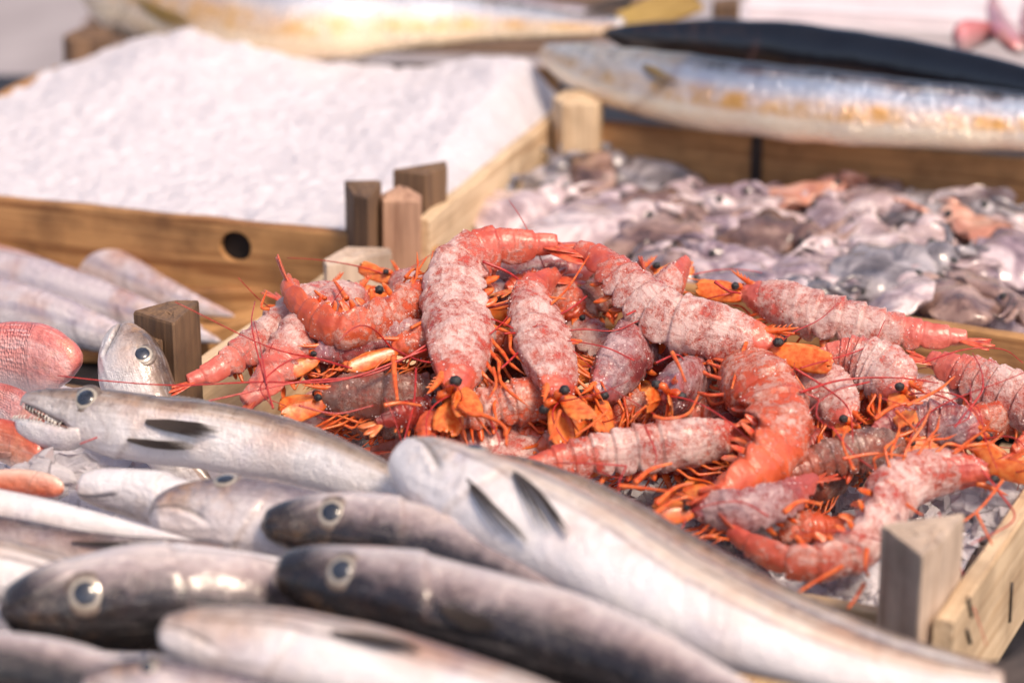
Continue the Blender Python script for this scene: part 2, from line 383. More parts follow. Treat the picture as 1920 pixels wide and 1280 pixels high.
# ------------------------------------------------------------------ setting
def sheet(name, x0, x1, y0, y1, z, th, mat):
    mb = MB(); mb.box([(x0 + x1) / 2, (y0 + y1) / 2, z - th / 2], np.eye(3), [(x1 - x0) / 2, (y1 - y0) / 2, th / 2])
    return mb.build(name, mat, None, False, origin=[(x0 + x1) / 2, (y0 + y1) / 2, z])
M['ground'] = simple('pavement_grey', hexc('8b8486'), hexc('aaa3a6'), 6, .8, .3, .01)
g = sheet('ground', -30, 30, -10, 60, -.85, .05, M['ground']); g['kind'] = 'structure'
M['tarp'] = simple('table_dark', hexc('17161a'), hexc('2b2a30'), 30, .6, .3)
TAB_Z = -.075
st = thing('stall_table', 'dark table top carrying the wooden fish crates', 'table', (0, .3, -.85))
mb = MB(); mb.box([.55, .22, TAB_Z - .02], np.eye(3), [1.05, .78, .02]); part(mb, 'table_top', M['tarp'], st, smooth=False)
for sx in (-.45, 1.55):
    for sy in (-.5, .94):
        mb = MB(); mb.box([sx, sy, (-.85 + TAB_Z - .04) / 2], np.eye(3), [.025, .025, (.85 + TAB_Z - .04) / 2]); part(mb, 'leg', M['tarp'], st, smooth=False)

# ------------------------------------------------------------------ crates
def board(root, p0, p1, zt, zb, th, mat, name='board', hole=None, rough=.0006):
    """upright plank between two rim points; its grain runs along its own x axis"""
    p0 = np.array(p0, float); p1 = np.array(p1, float)
    d = p1 - p0; d[2] = 0; L = np.linalg.norm(d); X = d / L; Zv = np.array([0, 0, 1.0]); Y = np.cross(Zv, X)
    c = (p0 + p1) / 2; c[2] = (zt + zb) / 2
    nx, nz = max(2, int(L / .012)), 6
    h = (zt - zb) / 2
    # section: rounded rectangle swept along x with a slightly wavy sawn edge
    b = .0012
    sec = [(-th / 2, -h + b), (-th / 2, -h * .4), (-th / 2, h * .4), (-th / 2, h - b), (-th / 2 + b, h), (th / 2 - b, h), (th / 2, h - b), (th / 2, h * .4), (th / 2, -h * .4), (th / 2, -h + b), (th / 2 - b, -h), (-th / 2 + b, -h)]
    R = []
    sd_ = random.random() * 50
    for i in range(nx + 1):
        x = -L / 2 + L * i / nx; row = []
        for (y, z) in sec:
            w = (mnoise.noise(Vector((x * 25 + sd_, z * 30, y * 40))) * 1.2 + mnoise.noise(Vector((x * 140 + sd_, z * 90, 3))) * .35) * rough * 1.6
            row.append(c + X * x + Y * (y + w * .5 * np.sign(y)) + Zv * (z + w))
        R.append(row)
    mb = MB(); mb.rings(np.array(R))
    ax = np.stack([X, Y, Zv])
    o = mb.build(name, mat, None, False, origin=c, ax=ax, fixn=True)
    o.parent = root; o.location = c - np.array(root_origin(root))
    if hole:                                           # a real bore; a dark plug set back in it paints its shade
        hc, hr = np.array(hole[0], float), hole[1]
        cut = MB(); a = np.linspace(0, 2 * math.pi, 28, endpoint=False)
        rr = hr * (1 + .06 * np.sin(2 * a + 1))
        ring = X[None] * (rr * np.cos(a))[:, None] + Zv[None] * (rr * 1.03 * np.sin(a))[:, None]
        cut.rings(np.stack([hc - Y * .03 + ring, hc + Y * .03 + ring]))
        co_ = cut.build('cutter', mat, fixn=True); md = o.modifiers.new('bore', 'BOOLEAN'); md.object = co_; md.operation = 'DIFFERENCE'; md.solver = 'EXACT'
        dg = bpy.context.evaluated_depsgraph_get(); dg.update()
        me = bpy.data.meshes.new_from_object(o.evaluated_get(dg)); o.modifiers.clear(); o.data = me
        bpy.data.objects.remove(co_)
        pl = MB(); pl.rings(np.stack([hc + Y * .001 + ring * .99, hc + Y * .004 + ring * .99]))
        k = pl.build('shade_plug', M['hole'], None, False, origin=c, ax=ax); k.parent = o; k.location = (0, 0, 0); k.rotation_euler = (0, 0, 0)
    return o
def post(root, tops, zt, zb, mat, name='corner_post', peak=None, rough=.0015):
    """corner block: a prism under the given top outline (photo pixels at level zt)"""
    T = np.array([at(x, y, zt) for x, y in tops]); n = len(T)
    if np.cross(T[1] - T[0], T[2] - T[1])[2] < 0: T = T[::-1]
    # bevelled, subdivided prism: outline points get extra points along each edge
    P = []
    for i in range(n):
        a, b = T[i], T[(i + 1) % n]
        for u in (.04, .2, .4, .6, .8, .96): P.append(a + (b - a) * u)
    P = np.array(P); m = len(P); cen = P.mean(0); R = []
    zs = [zb] + list(np.linspace(zb + .004, zt - .0015, 7)) + [zt]
    for k, z in enumerate(zs):
        Q = P.copy(); Q[:, 2] = z
        if k == len(zs) - 1: Q = cen + (Q - cen) * .975; Q[:, 2] = z
        for q in Q:
            w = mnoise.noise(Vector(q * 120)) * .0009 + mnoise.noise(Vector((q[0] * 700, q[1] * 700, q[2] * 60))) * .0007; q += nrm(q - cen) * w * np.array([1, 1, 0])
        R.append(Q)
    for f in (.7, .35):
        Q = cen + (P - cen) * f
        for q in Q: q[2] = zt + mnoise.noise(Vector(q * 260)) * rough + (peak or 0) * (1 - f)
        R.append(Q)
    mb = MB(); mb.rings(np.array(R))
    ax = np.array([[0, 0, 1.0], [1, 0, 0], [0, 1, 0]])
    c = np.array([cen[0], cen[1], (zt + zb) / 2])
    o = mb.build(name, mat, None, False, origin=c, ax=ax); o.parent = root; o.location = c - np.array(root_origin(root))
    return o
def slats(root, pa, pb, pc, pd, n, z, mat):
    """bottom slats across a crate given its four corners"""
    pa, pb, pc, pd = [np.array(p, float) for p in (pa, pb, pc, pd)]
    for i in range(n):
        a = pa + (pd - pa) * (i + .5) / n; b = pb + (pc - pb) * (i + .5) / n
        d = b - a; d[2] = 0; L = np.linalg.norm(d); X = d / L; Y = np.cross([0, 0, 1.0], X)
        wd = np.linalg.norm(pd - pa) / n * .43
        c = (a + b) / 2; c[2] = z
        mb = MB(); mb.box(c, [X, Y, np.array([0, 0, 1.0])], [L / 2 - .012, wd, .002])
        o = mb.build('base_slat', mat, None, False, origin=c, ax=np.stack([X, Y, [0, 0, 1.0]])); o.parent = root; o.location = c - np.array(root_origin(root))

ZB = TAB_Z + .004
# ice crate
A0, A1 = at(-330, 335, .012), at(668, 437, .012)
cr = thing('wooden_crate', 'brown wooden crate with a round black knothole, heaped with white ice', 'crate', (A0 + A1) / 2 * [1, 1, 0] + [0, 0, ZB])
hp = at(441, 463, 0.0); 
dA = nrm((A1 - A0) * [1, 1, 0]); nA = np.cross([0, 0, 1.0], dA)
def on_board(px, py, p0, n):                          # a photo pixel carried onto an upright plank
    d = ray(px, py); s = np.dot(p0 - CAM, n) / np.dot(d, n); return CAM + s * d
hp = on_board(441, 463, A0 - nA * .005, nA)
board(cr, A0, A1, .012, ZB + .004, .010, M['wood'], hole=(hp + nA * .005, 31 * mpp(hp)))
Bk = nrm(at(1060, 190, 0) - at(795, 395, 0)); Bk = nrm(Bk * [1, 1, 0])
ICE_D = .34
board(cr, A0 + Bk * ICE_D, A1 + Bk * ICE_D, .012, ZB + .004, .010, M['wood'])
board(cr, A0 + Bk * .012, A0 + Bk * (ICE_D - .012), .012, ZB + .004, .010, M['wood'])
post(cr, [(645, 338), (716, 338), (690, 372), (662, 366)], .047, ZB + .004, M['wood_old'])
post(cr, [(735, 318), (836, 302), (838, 312), (797, 328)], .047, ZB + .004, M['wood_old'])
slats(cr, A0, A1, A1 + Bk * ICE_D, A0 + Bk * ICE_D, 7, ZB + .002, M['wood'])
# cuttlefish crate
C0, C1 = at(792, 412, .022), at(1085, 172, .022)
C2 = at(2300, 336, .022); C3 = C2 + (C0 - C1)
cc = thing('wooden_crate', 'pale wooden crate full of slimy cuttlefish behind the prawns', 'crate', (C0 + C2) / 2 * [1, 1, 0] + [0, 0, ZB])
board(cc, C0, C1, .022, ZB + .004, .009, M['wood_pale'])
CB0, CB1 = at(1118, 226, .022), at(2300, 330, .022)
board(cc, CB0, CB1, .022, ZB + .02, .009, M['wood'])
nC = np.cross([0, 0, 1.0], nrm((CB1 - CB0) * [1, 1, 0]))
sp = on_board(1424, 252, CB0 - nC * .006, nC); sq = on_board(1412, 345, CB0 - nC * .006, nC)
mb = MB(); ax = np.stack([nrm(CB1 - CB0), nC, [0, 0, 1.0]]); mb.box((sp + sq) / 2, ax, [.004, .0012, abs(sp[2] - sq[2]) / 2 + .004], .0004)
part(mb, 'metal_strap', M['metal'], cc, smooth=False)
post(cc, [(1036, 182), (1060, 168), (1112, 170), (1132, 184), (1118, 196), (1054, 196)], .040, ZB + .004, M['wood_pale'], peak=.002)
post(cc, [(712, 366), (750, 352), (790, 366), (788, 378), (716, 378)], .038, ZB + .004, M['wood_pink'], peak=.008)
# prawn crate
S0, S1, S2 = at(328, 708, 0), at(716, 446, 0), at(2080, 652, 0)
SR0, SR1 = at(1770, 1160, .0), at(1990, 838, .0)
pc = thing('wooden_crate', 'pale wooden crate overflowing with frosted red prawns', 'crate', (S0 + S2) / 2 * [1, 1, 0] + [0, 0, ZB])
board(pc, S0, S1, 0.0, ZB + .004, .009, M['wood_pale'])
board(pc, S1 + [.004, -.004, 0], S2, .0, ZB + .004, .009, M['wood'])
board(pc, SR0, SR1, .0, ZB + .004, .010, M['wood_pale'])
PF0, PF1 = at(900, 1000, -.02), at(1745, 1150, -.02)
board(pc, PF0, PF1, -.022, ZB + .004, .008, M['wood_pale'])
post(pc, [(1650, 983), (1810, 960), (1768, 1015), (1729, 1041)], .034, ZB + .004, M['wood_grey'])
post(pc, [(606, 487), (650, 462), (733, 464), (735, 474), (612, 500)], .022, ZB + .004, M['wood_grey'])
for q, (x0, y0, x1, y1) in enumerate([(1897, 1092, 1893, 1165), (1815, 1120, 1822, 1155), (1813, 1180, 1820, 1205)]):
    nR = np.cross([0, 0, 1.0], nrm((SR1 - SR0) * [1, 1, 0])); nR = nR if nR[1] < 0 else -nR
    a = on_board(x0, y0, SR0 + nR * .0055, nR); b = on_board(x1, y1, SR0 + nR * .0055, nR)
    mb = MB(); mb.tube(np.linspace(a, b, 4), .0009, 6); part(mb, 'staple', M['metal'], pc)
slats(pc, S0, S1, S2, at(1790, 1190, 0), 8, ZB + .002, M['wood_pale'])
# hake crate
hc_ = thing('wooden_crate', 'weathered wooden crate under the heaped silver hake', 'crate', [-.1, -.32, ZB])
post(hc_, [(248, 583), (330, 562), (375, 563), (326, 607)], .048, ZB + .004, M['wood_old'])
board(hc_, at(-300, 660, -.03), at(262, 742, -.03), -.03, ZB + .004, .009, M['wood_old'])
post(hc_, [(252, 628), (302, 622), (304, 640), (270, 648)], .036, ZB + .004, M['wood_old'])
slats(hc_, at(-300, 1300, ZB), at(1100, 1500, ZB), at(1100, 1050, ZB), at(-300, 800, ZB), 6, ZB + .002, M['wood_old'])
# crate of silver fish at the left
lc = thing('wooden_crate', 'crate with orange-brown planks holding the long silver fish', 'crate', at(200, 560, ZB))
board(lc, at(285, 548, -.035), at(560, 540, -.035), -.033, ZB + .004, .012, M['wood'])
board(lc, at(375, 612, -.045), at(520, 575, -.045), -.045, ZB + .004, .02, M['wood'])
slats(lc, at(-350, 640, ZB), at(330, 690, ZB), at(560, 520, ZB), at(-200, 440, ZB), 5, ZB + .002, M['wood'])
# crates behind
bc = thing('wooden_crate', 'crate with a brown corner block behind the heap of ice', 'crate', at(500, 90, ZB))
post(bc, [(117, 68), (150, 52), (212, 54), (208, 72), (130, 76)], .04, ZB + .004, M['wood_old'])
board(bc, at(120, 82, .012), at(1050, 100, .012), .0, ZB + .004, .01, M['wood_old'])
slats(bc, at(120, 85, ZB), at(1100, 110, ZB), at(1300, 0, ZB), at(200, -40, ZB), 4, ZB + .002, M['wood_old'])
b2 = thing('wooden_crate', 'dark crate carrying the black glossy fish', 'crate', at(1600, 160, ZB))
post(b2, [(1335, 0), (1385, -6), (1388, 8), (1340, 12)], .06, ZB + .004, M['wood_old'])
slats(b2, at(1150, 190, ZB), at(2200, 250, ZB), at(2300, 100, ZB), at(1250, 40, ZB), 5, ZB + .002, M['wood_old'])

# ------------------------------------------------------------------ ice
def fbm(x, y, s, o=4):
    return mnoise.fractal(Vector((x * s, y * s, 1.7)), 1.0, 2.0, o)
def ice_heap(name, label, corners, n, m, hf, mat, shards, grp=None, fine=.004, ssz=(.002, .006)):
    pa, pb, pc_, pd = [np.array(p, float) for p in corners]
    us = np.linspace(0, 1, n); vs = np.linspace(0, 1, m); V = np.zeros((m, n, 3))
    for j, v in enumerate(vs):
        for i, u in enumerate(us):
            p = (pa * (1 - u) + pb * u) * (1 - v) + (pd * (1 - u) + pc_ * u) * v
            z = hf(u, v) + fbm(p[0], p[1], 22, 3) * .005 + fbm(p[0], p[1], 110, 4) * fine
            V[j, i] = (p[0], p[1], z)
    mb = MB(); mb.rings(V, cap=False, closed=False)
    for k in range(shards):
        j, i = RNG.integers(1, m - 1), RNG.integers(1, n - 1); p = V[j, i] + RNG.uniform(-.004, .004, 3) * [1, 1, .3]
        ax = nrm(RNG.normal(size=(3, 3))); ax[1] = nrm(np.cross(ax[0], ax[2])); ax[2] = np.cross(ax[0], ax[1])
        s_ = RNG.uniform(*ssz); mb.box(p, ax, [s_, s_ * RNG.uniform(.4, 1), s_ * RNG.uniform(.2, .6)], s_ * .3)
    o = mb.build(name, mat, None, False, origin=V.reshape(-1, 3).mean(0) * [1, 1, 0] + [0, 0, ZB])
    return tag(o, label, 'ice', grp, 'stuff')
def hf_ice(u, v):
    e = min(1, v / .08)
    lft = sm(0.0, .35, u + .10 * v)
    back = .050 + .014 * math.exp(-((u - .22) / .16) ** 2) - .022 * math.exp(-((u - .62) / .16) ** 2) + .010 * math.exp(-((u - .9) / .12) ** 2)
    e *= 1 - .9 * sm(.90, 1.0, u)
    return .006 + (.004 + back * .62 * sm(.05, 1.0, v)) * (.35 + .65 * lft) * e
ice_heap('crushed_ice', 'white crushed ice heaped in the wooden crate', (A0 + nA * .006, C0 + [-.006, -.004, 0], C1 + [-.006, 0, 0], C1 - dA * .42), 150, 110, hf_ice, M['snow'], 0, ssz=(.0008, .0022), fine=.0021)
def hf_p(u, v): return -.050 + .012 * math.sin(u * 9) * math.sin(v * 7)
ice_heap('crushed_ice', 'glassy crushed ice under the prawns beside the pale corner post', (PF0 + [.0, .012, 0], PF1 + [0, .012, 0], SR1 + [-.02, -.01, 0], S2 + [-.3, -.04, 0]), 70, 50, lambda u, v: -.045 + .022 * sm(.55, 1, u) * sm(.02, .4, v) + .006 * math.sin(17 * u + 5 * v), M['snow'], 900, ssz=(.002, .006))
ice_heap('crushed_ice', 'bed of crushed ice beneath the hake', (at(-200, 1290, -.05), at(900, 1320, -.05), at(760, 900, -.05), at(-200, 760, -.05)), 60, 40, lambda u, v: -.05 + .03 * v, M['snow'], 300)
def chunk(px, py, surf, lift, r, label, seed):
    c = at(px, py, surf, lift); s_ = r * mpp(c); mb = MB()
    th = np.linspace(.05, math.pi - .05, 14); a = np.linspace(0, 2 * math.pi, 20, endpoint=False)
    L = np.stack([np.sin(th)[:, None] * np.cos(a), np.sin(th)[:, None] * np.sin(a), np.cos(th)[:, None] + 0 * a], -1)
    for q in L.reshape(-1, 3):
        w = mnoise.cell(Vector(q * 1.6 + seed)) * .45 + mnoise.noise(Vector(q * 2.4 + seed)) * .25; q *= 1 + w - .2
    L *= np.array([1.2, .9, .75]) * s_
    mb.rings(c + L)
    o = mb.build('ice_chunk', M['ice'], None, False, origin=c - np.array([0, 0, s_ * .6]), fixn=True); tag(o, label, 'ice', 'loose lumps of ice')
chunk(1845, 935, 'PR', -2.2, 52, 'clear lump of ice under the lone prawn scale above the pale post', 3)
chunk(1870, 990, 'PR', -2.6, 46, 'clear lump of ice against the right crate board', 8)
chunk(1420, 985, 'PR', -2.0, 44, 'lump of ice inside the curve of the curled prawn', 15)
chunk(105, 888, 'HK', -2.6, 58, 'large clear lump of ice under the jaw of the open-mouthed hake', 21)
chunk(60, 905, 'HK', -2.2, 50, 'small pinkish lump of ice at the left edge below the red mullet', 33)
chunk(185, 900, 'HK', -2.4, 36, 'small lump of ice between the open-mouthed hake and the pale belly below', 41)
chunk(1590, 1105, 'PR', -3.0, 38, 'lump of ice between the front hake and the pale post', 52)

# ------------------------------------------------------------------ fish
HAKE = dict(t=[0, .012, .03, .06, .10, .16, .24, .36, .5, .65, .8, .92, 1.0], h=[.30, .46, .58, .72, .84, .93, 1.0, 1.0, .92, .74, .5, .3, .24], w=.80)
TORP = dict(t=[0, .012, .03, .08, .16, .3, .45, .6, .75, .9, 1.0], h=[.12, .22, .34, .58, .82, 1, .98, .84, .6, .28, .16], w=.62)
BLUNT = dict(t=[0, .01, .03, .07, .14, .25, .4, .6, .78, .92, 1.0], h=[.25, .45, .64, .84, .97, 1, .92, .7, .44, .22, .15], w=.5)
TORPB = dict(t=[0, .01, .03, .07, .14, .25, .4, .6, .78, .92, 1.0], h=[.16, .28, .42, .62, .82, .98, 1.0, .8, .5, .25, .15], w=.55)
RIBBON = dict(t=[0, .05, .15, .35, .5, .8, .95, 1.0], h=[.08, .25, .55, .9, 1, .9, .5, .15], w=.6)
def fish(name, label, cat, pts, hpx, flip, roll, skin, surf='HK', lift=0, prof=HAKE, group=None, opening=0, eye=(.088, .34, .030), pect=None, tail=True, dorsal=True, finmat='fin', teeth=False, mouth=True, eyes=True, pelvic=None, gill=.225, taillen=.11, jawt=.105, rolls=None, s0=None, darkjaw=False, ml=None, mv=(.50, .66), jawk=1.0):
    darkjaw = darkjaw or skin is M['hake_dark']
    ml = ml or ((.5, .62, .78) if opening < 8 else (.10, .22, .45))
    P = [at(p[0], p[1], surf, lift + (p[2] if len(p) > 2 else 0)) for p in pts]
    tv = np.r_[.30 * np.linspace(0, 1, 66)[:-1] ** 1.25, np.linspace(.30, 1, 56)]
    pos, T, L = spline(P, tv)
    s0 = VIEW if s0 is None else nrm(s0)
    rl = rad(roll) if rolls is None else np.radians(np.interp(tv, *rolls))
    D, S = frames(T, flip, rl, s0)
    hm = hpx * mpp(np.mean(P, axis=0))
    full = np.interp(tv, prof['t'], prof['h']) * hm
    k = np.ones(7) / 7; full = np.r_[full[:3], np.convolve(np.pad(full, 3, 'edge'), k, 'valid')[3:]]
    full = full * (1 - .75 * (1 - np.clip(tv / .016, 0, 1)) ** 2)
    m = 72; a = np.linspace(0, 2 * math.pi, m, endpoint=False); ca, sa = np.cos(a), np.sin(a)
    gape = mouth and opening >= 8
    wr = prof['w'] * np.interp(tv, [0, .1, .3, .7, 1.0], [1.15, 1.0, 1.0, .85, .35])
    hv = full.copy()
    if gape: hv = full * np.interp(tv, [0, jawt * .5, jawt * .92, jawt * 1.12], [*ml, 1.0])
    up = full * np.interp(tv, [0, .05, .2], [.75, .92, 1.0])
    yy = np.where(ca[None] > 0, up[:, None] * ca[None], hv[:, None] * ca[None])
    zz = full[:, None] * wr[:, None] * np.sign(sa)[None] * np.abs(sa)[None] ** .92
    # operculum plate standing proud with a step behind it
    edge = gill + .018 * np.cos(a) - .012 * np.cos(2 * a)
    lat = sm(-.1, .75, -ca + .75 * np.abs(sa))
    f = np.where(tv[:, None] < edge[None], .085 * sm(.10, gill, tv)[:, None], .085 * np.exp(-np.maximum(tv[:, None] - edge[None], 0) / .006) - .03 * np.exp(-np.maximum(tv[:, None] - edge[None], 0) / .03))
    if not mouth: f = f * .3
    fac = 1 + f * lat[None]
    va = np.arccos(np.clip(ca, -1, 1)) / math.pi                      # folds of the gill membrane under the head
    fac = fac + (.016 * np.sin(va * 62 + tv[:, None] * 40) * sm(.55, .72, va)[None] * (sm(.06, .12, tv) * (1 - sm(gill - .02, gill + .01, tv)))[:, None])
    # soft body: slight dents
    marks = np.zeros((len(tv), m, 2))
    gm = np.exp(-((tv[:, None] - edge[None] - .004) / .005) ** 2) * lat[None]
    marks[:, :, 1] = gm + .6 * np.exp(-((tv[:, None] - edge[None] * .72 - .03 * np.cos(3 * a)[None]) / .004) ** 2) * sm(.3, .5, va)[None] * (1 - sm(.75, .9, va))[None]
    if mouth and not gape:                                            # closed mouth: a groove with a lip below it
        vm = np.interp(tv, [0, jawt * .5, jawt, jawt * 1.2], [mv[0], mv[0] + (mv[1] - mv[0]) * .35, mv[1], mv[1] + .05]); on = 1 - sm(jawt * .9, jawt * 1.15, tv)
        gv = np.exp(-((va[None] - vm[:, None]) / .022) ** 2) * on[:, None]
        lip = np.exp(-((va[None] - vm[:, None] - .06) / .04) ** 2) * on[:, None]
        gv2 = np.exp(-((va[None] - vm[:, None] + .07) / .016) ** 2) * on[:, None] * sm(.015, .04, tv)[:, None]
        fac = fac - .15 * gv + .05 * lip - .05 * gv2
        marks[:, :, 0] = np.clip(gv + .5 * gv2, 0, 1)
    R = pos[:, None] + D[:, None] * (yy * fac)[:, :, None] + S[:, None] * (zz * fac)[:, :, None]
    sd_ = random.random() * 90
    fl = R.reshape(-1, 3); nz = np.array([mnoise.noise(Vector((p[0] * 38 + sd_, p[1] * 38, p[2] * 38))) for p in fl])
    R += ((R - pos[:, None]) * (nz.reshape(R.shape[:2]) * .05)[:, :, None])
    v = np.arccos(np.clip(ca, -1, 1)) / math.pi
    uv = np.stack([np.repeat(tv, m), np.tile(v, len(tv))], -1)
    base = pos[len(tv) // 2] - np.array([0, 0, hm * .8])
    root = thing(name, label, cat, base, group)
    mb = MB(); mb.rings(R, uv); mb.marks = marks.reshape(-1, 2); part(mb, 'body', skin, root)
    # rigid head frame
    i0 = 10; X, Dh, Sh = T[i0], D[i0], S[i0]
    def hf(t, y, z): return pos[0] + (X * (t * L)) + Dh * y + Sh * z
    fi = lambda t: np.interp(t, tv, full); wi = lambda t: np.interp(t, tv, wr)
    if gape:
        n = 22; ss = np.linspace(0, 1, n); tj = jawt * 1.28 * (1 - ss) - .012 * ss
        ang = rad(opening); hy, ht = -fi(jawt) * .42, jawt * 1.05
        rows = []; uvj = []
        for s_, t_ in zip(ss, tj):
            tt = max(t_, 0); F = fi(tt) * (1 - .25 * s_ ** 3); w_ = F * wi(tt) * np.interp(s_, [0, .25, .65], [.66, .80, .97])
            top = -fi(tt) * np.interp(tt, [0, jawt * .5, jawt], np.array(ml) * .92); bot = -hm * np.interp(tt, [0, .02, .05, jawt, jawt * 1.28], [.40, .58, .72, fi(jawt) / hm * .97, fi(jawt * 1.28) / hm * .82])
            bot *= 1 + (jawk - 1) * math.sin(math.pi * min(1, s_ * 1.05))
            top *= .6 if opening < 8 else 1.0
            tip = math.sqrt(max(0.0, 1 - max(0, (s_ - .8) / .2) ** 2)) * .9 + .1
            row = []
            for b in np.linspace(0, math.pi, 15):
                row.append((t_ * L, top + (bot - top) * math.sin(b) ** .8 * tip, math.cos(b) * w_ * tip))
            for b in np.linspace(-.85, .85, 7):
                row.append((t_ * L, top - (1 - b * b) * .18 * F * tip, b * w_ * tip))
            row = np.array(row)
            dx, dy = row[:, 0] - ht * L, row[:, 1] - hy
            c_, s2 = math.cos(ang), math.sin(ang)
            row[:, 0] = ht * L + dx * c_ - dy * s2 * -1 * -1; row[:, 1] = hy + dy * c_ + dx * s2
            rows.append([hf(0, 0, 0) + X * q[0] + Dh * q[1] + Sh * q[2] for q in row])
            vv = np.r_[.5 + .45 * np.sin(np.linspace(0, math.pi, 15)), np.full(7, .4)] * (.62 if darkjaw else 1.0)
            uvj += [(max(t_, 0) * .8 + (.02 if darkjaw else .3), q) for q in vv]
        mb = MB(); mb.rings(np.array(rows), uvj); jw = part(mb, 'lower_jaw', skin, root)
        if teeth:
            mb = MB()
            for sgn in (-1, 1):
                for q in np.linspace(.1, .95, 13):
                    t_ = jawt * .95 * (1 - q); w_ = fi(t_) * wi(t_) * .82; y_ = -np.interp(t_, [0, jawt * .5, jawt * .92], [.10, .22, .45]) * fi(t_)
                    p = hf(t_, y_ * .8, sgn * w_ * .95); ln = RNG.uniform(.0016, .0032)
                    mb.tube(np.stack([p, p - Dh * ln * .6, p - Dh * ln + X * ln * .3]), [.0005, .00035, .00005], 5)
                    p = np.array(rows)[int(n * (.15 + .8 * q)), 0 if sgn > 0 else 14]; 
                    mb.tube(np.stack([p - Dh * .0005, p + Dh * ln * .5, p + Dh * ln * .9 + X * ln * .3]), [.0005, .00035, .00005], 5)
            o = part(mb, 'teeth', M['tooth'], root); o['kind'] = 'stuff'
            mb = MB(); rr = np.linspace(.0, 1, 10); Pm = [hf(jawt * 1.1 * (1 - q) + .01 * q, -fi(jawt * (1 - q)) * .42 + .0 * q, 0) for q in rr]
            mb.blade(np.array(Pm), [fi(jawt * (1 - q)) * wi(jawt * (1 - q)) * .8 for q in rr], Dh, .001); part(mb, 'mouth_lining', M['gum'], root)
    if eyes:
        te, ve, re = eye; rE = re * L * .9
        for sgn in (-1, 1):
            ang = ve * math.pi; F = fi(te)
            ie = int(np.argmin(abs(tv - te))); De, Se, Te = D[ie], S[ie], T[ie]
            c = pos[ie] + De * up[ie] * math.cos(ang) + Se * sgn * F * wi(te) * abs(math.sin(ang)) ** .92
            nn = nrm(De * math.cos(ang) * .6 + Se * sgn * math.sin(ang) - Te * .10)
            e1 = nrm(np.cross(nn, Te)); e2 = np.cross(nn, e1); ax = np.stack([e1, e2, nn])
            if nn @ VIEW < -.25: continue
            mb = MB(); mb.ball(c - nn * rE * .20, [rE * 1.14, rE * 1.14, rE * .26], ax, 10, 24); part(mb, 'eye_socket', M['eyerim'], root)
            mb = MB(); mb.ball(c - nn * rE * .14, [rE * .94, rE * .94, rE * .27], ax, 12, 28); ey = part(mb, 'eye', M['sclera'], root)
            mb = MB(); mb.ball(c - nn * rE * .03, [rE * .64, rE * .62, rE * .23], ax, 10, 22); part(mb, 'pupil', M['pupil'], root, ey)
    def surf_pt(t, v_, sgn, out=0.0):
        q = np.array([np.interp(t, tv, pos[:, k]) for k in range(3)]); i = int(np.argmin(abs(tv - t)))
        dy, dz = full[i] * math.cos(v_ * math.pi), sgn * full[i] * wr[i] * math.sin(v_ * math.pi)
        r_ = D[i] * dy + S[i] * dz; return q + r_ + nrm(r_) * out, nrm(D[i] * dy / (full[i] + 1e-9) + S[i] * dz / (full[i] * wr[i] + 1e-9)), T[i], D[i]
    for (t0, v0, ln, wd, dv) in (pect or []):
        for sgn in (-1, 1):
            i = int(np.argmin(abs(tv - t0)))
            if (S[i] * sgn * math.sin(v0 * math.pi) + D[i] * math.cos(v0 * math.pi)) @ VIEW < .0: continue
            mb = MB(); nr = 9
            for rj in range(nr):
                f_ = (rj - (nr - 1) / 2) / ((nr - 1) / 2); lr = 1 - .22 * abs(f_ - .2) ** 1.5 - random.uniform(0, .12)
                qs = np.linspace(0, 1, 12); PP = []; NN = []
                for q in qs:
                    sp_ = wd * hm * f_ * np.interp(q, [0, .35, 1], [.25, .7, 1.0]) * .85
                    p, nn, tt_, dd_ = surf_pt(t0 + ln * q * lr, v0 + dv * q, sgn, .0010 + .0026 * math.sin(q * 2.2) + .0004 * (rj % 2)); sd__ = nrm(np.cross(nn, tt_)); PP.append(p + sd__ * sp_); NN.append(nn)
                w_ = wd * hm / nr * np.interp(qs, [0, .4, .8, 1], [.9, 1.15, .9, .15])
                mb.blade(np.array(PP), w_, np.array(NN), .0005, 5, .3)
            part(mb, 'pectoral_fin', M[finmat], root)
    if dorsal:
        for (ta, tb, hh) in ((.27, .37, .20), (.40, .92, .13)):
            qs = np.linspace(0, 1, 26); base_, up_ = [], []
            for q in qs:
                p, nn, tt, dd = surf_pt(ta + (tb - ta) * q, .02, 1, -.001); base_.append(p); up_.append(nrm(dd * .55 + tt * .75))
            base_ = np.array(base_); up_ = np.array(up_); hgt = hm * hh * np.interp(qs, [0, .1, .6, 1], [.2, 1, .75, .25]) * (1 + .18 * np.sin(qs * 90))
            Rg = np.stack([base_ + S[30] * .0006, base_ + up_ * hgt[:, None], base_ - S[30] * .0006], 1)
            uvd = np.stack([np.tile([0, 1, 0], len(qs)), np.repeat(qs * 3, 3)], -1)
            mb = MB(); mb.rings(Rg, uvd); part(mb, 'dorsal_fin', M[finmat if finmat != 'fin' else 'fin_pale'], root)
    if tail:
        mb = MB(); p, tt, dd, ss_ = pos[-1], T[-1], D[-1], S[-1]; n = 16; ln = taillen * L
        for sgn in (-1, 1):
            qs = np.linspace(0, 1, n)
            PP = p - tt * .006 + tt * (ln * qs)[:, None] + dd * (sgn * hm * (.1 + .55 * qs ** 1.3))[:, None]
            mb.blade(PP, hm * (.14 + .30 * qs - .12 * qs ** 3), ss_, .0007, 13, 0, jag=.012)
        part(mb, 'tail_fin', M[finmat], root)
    return root

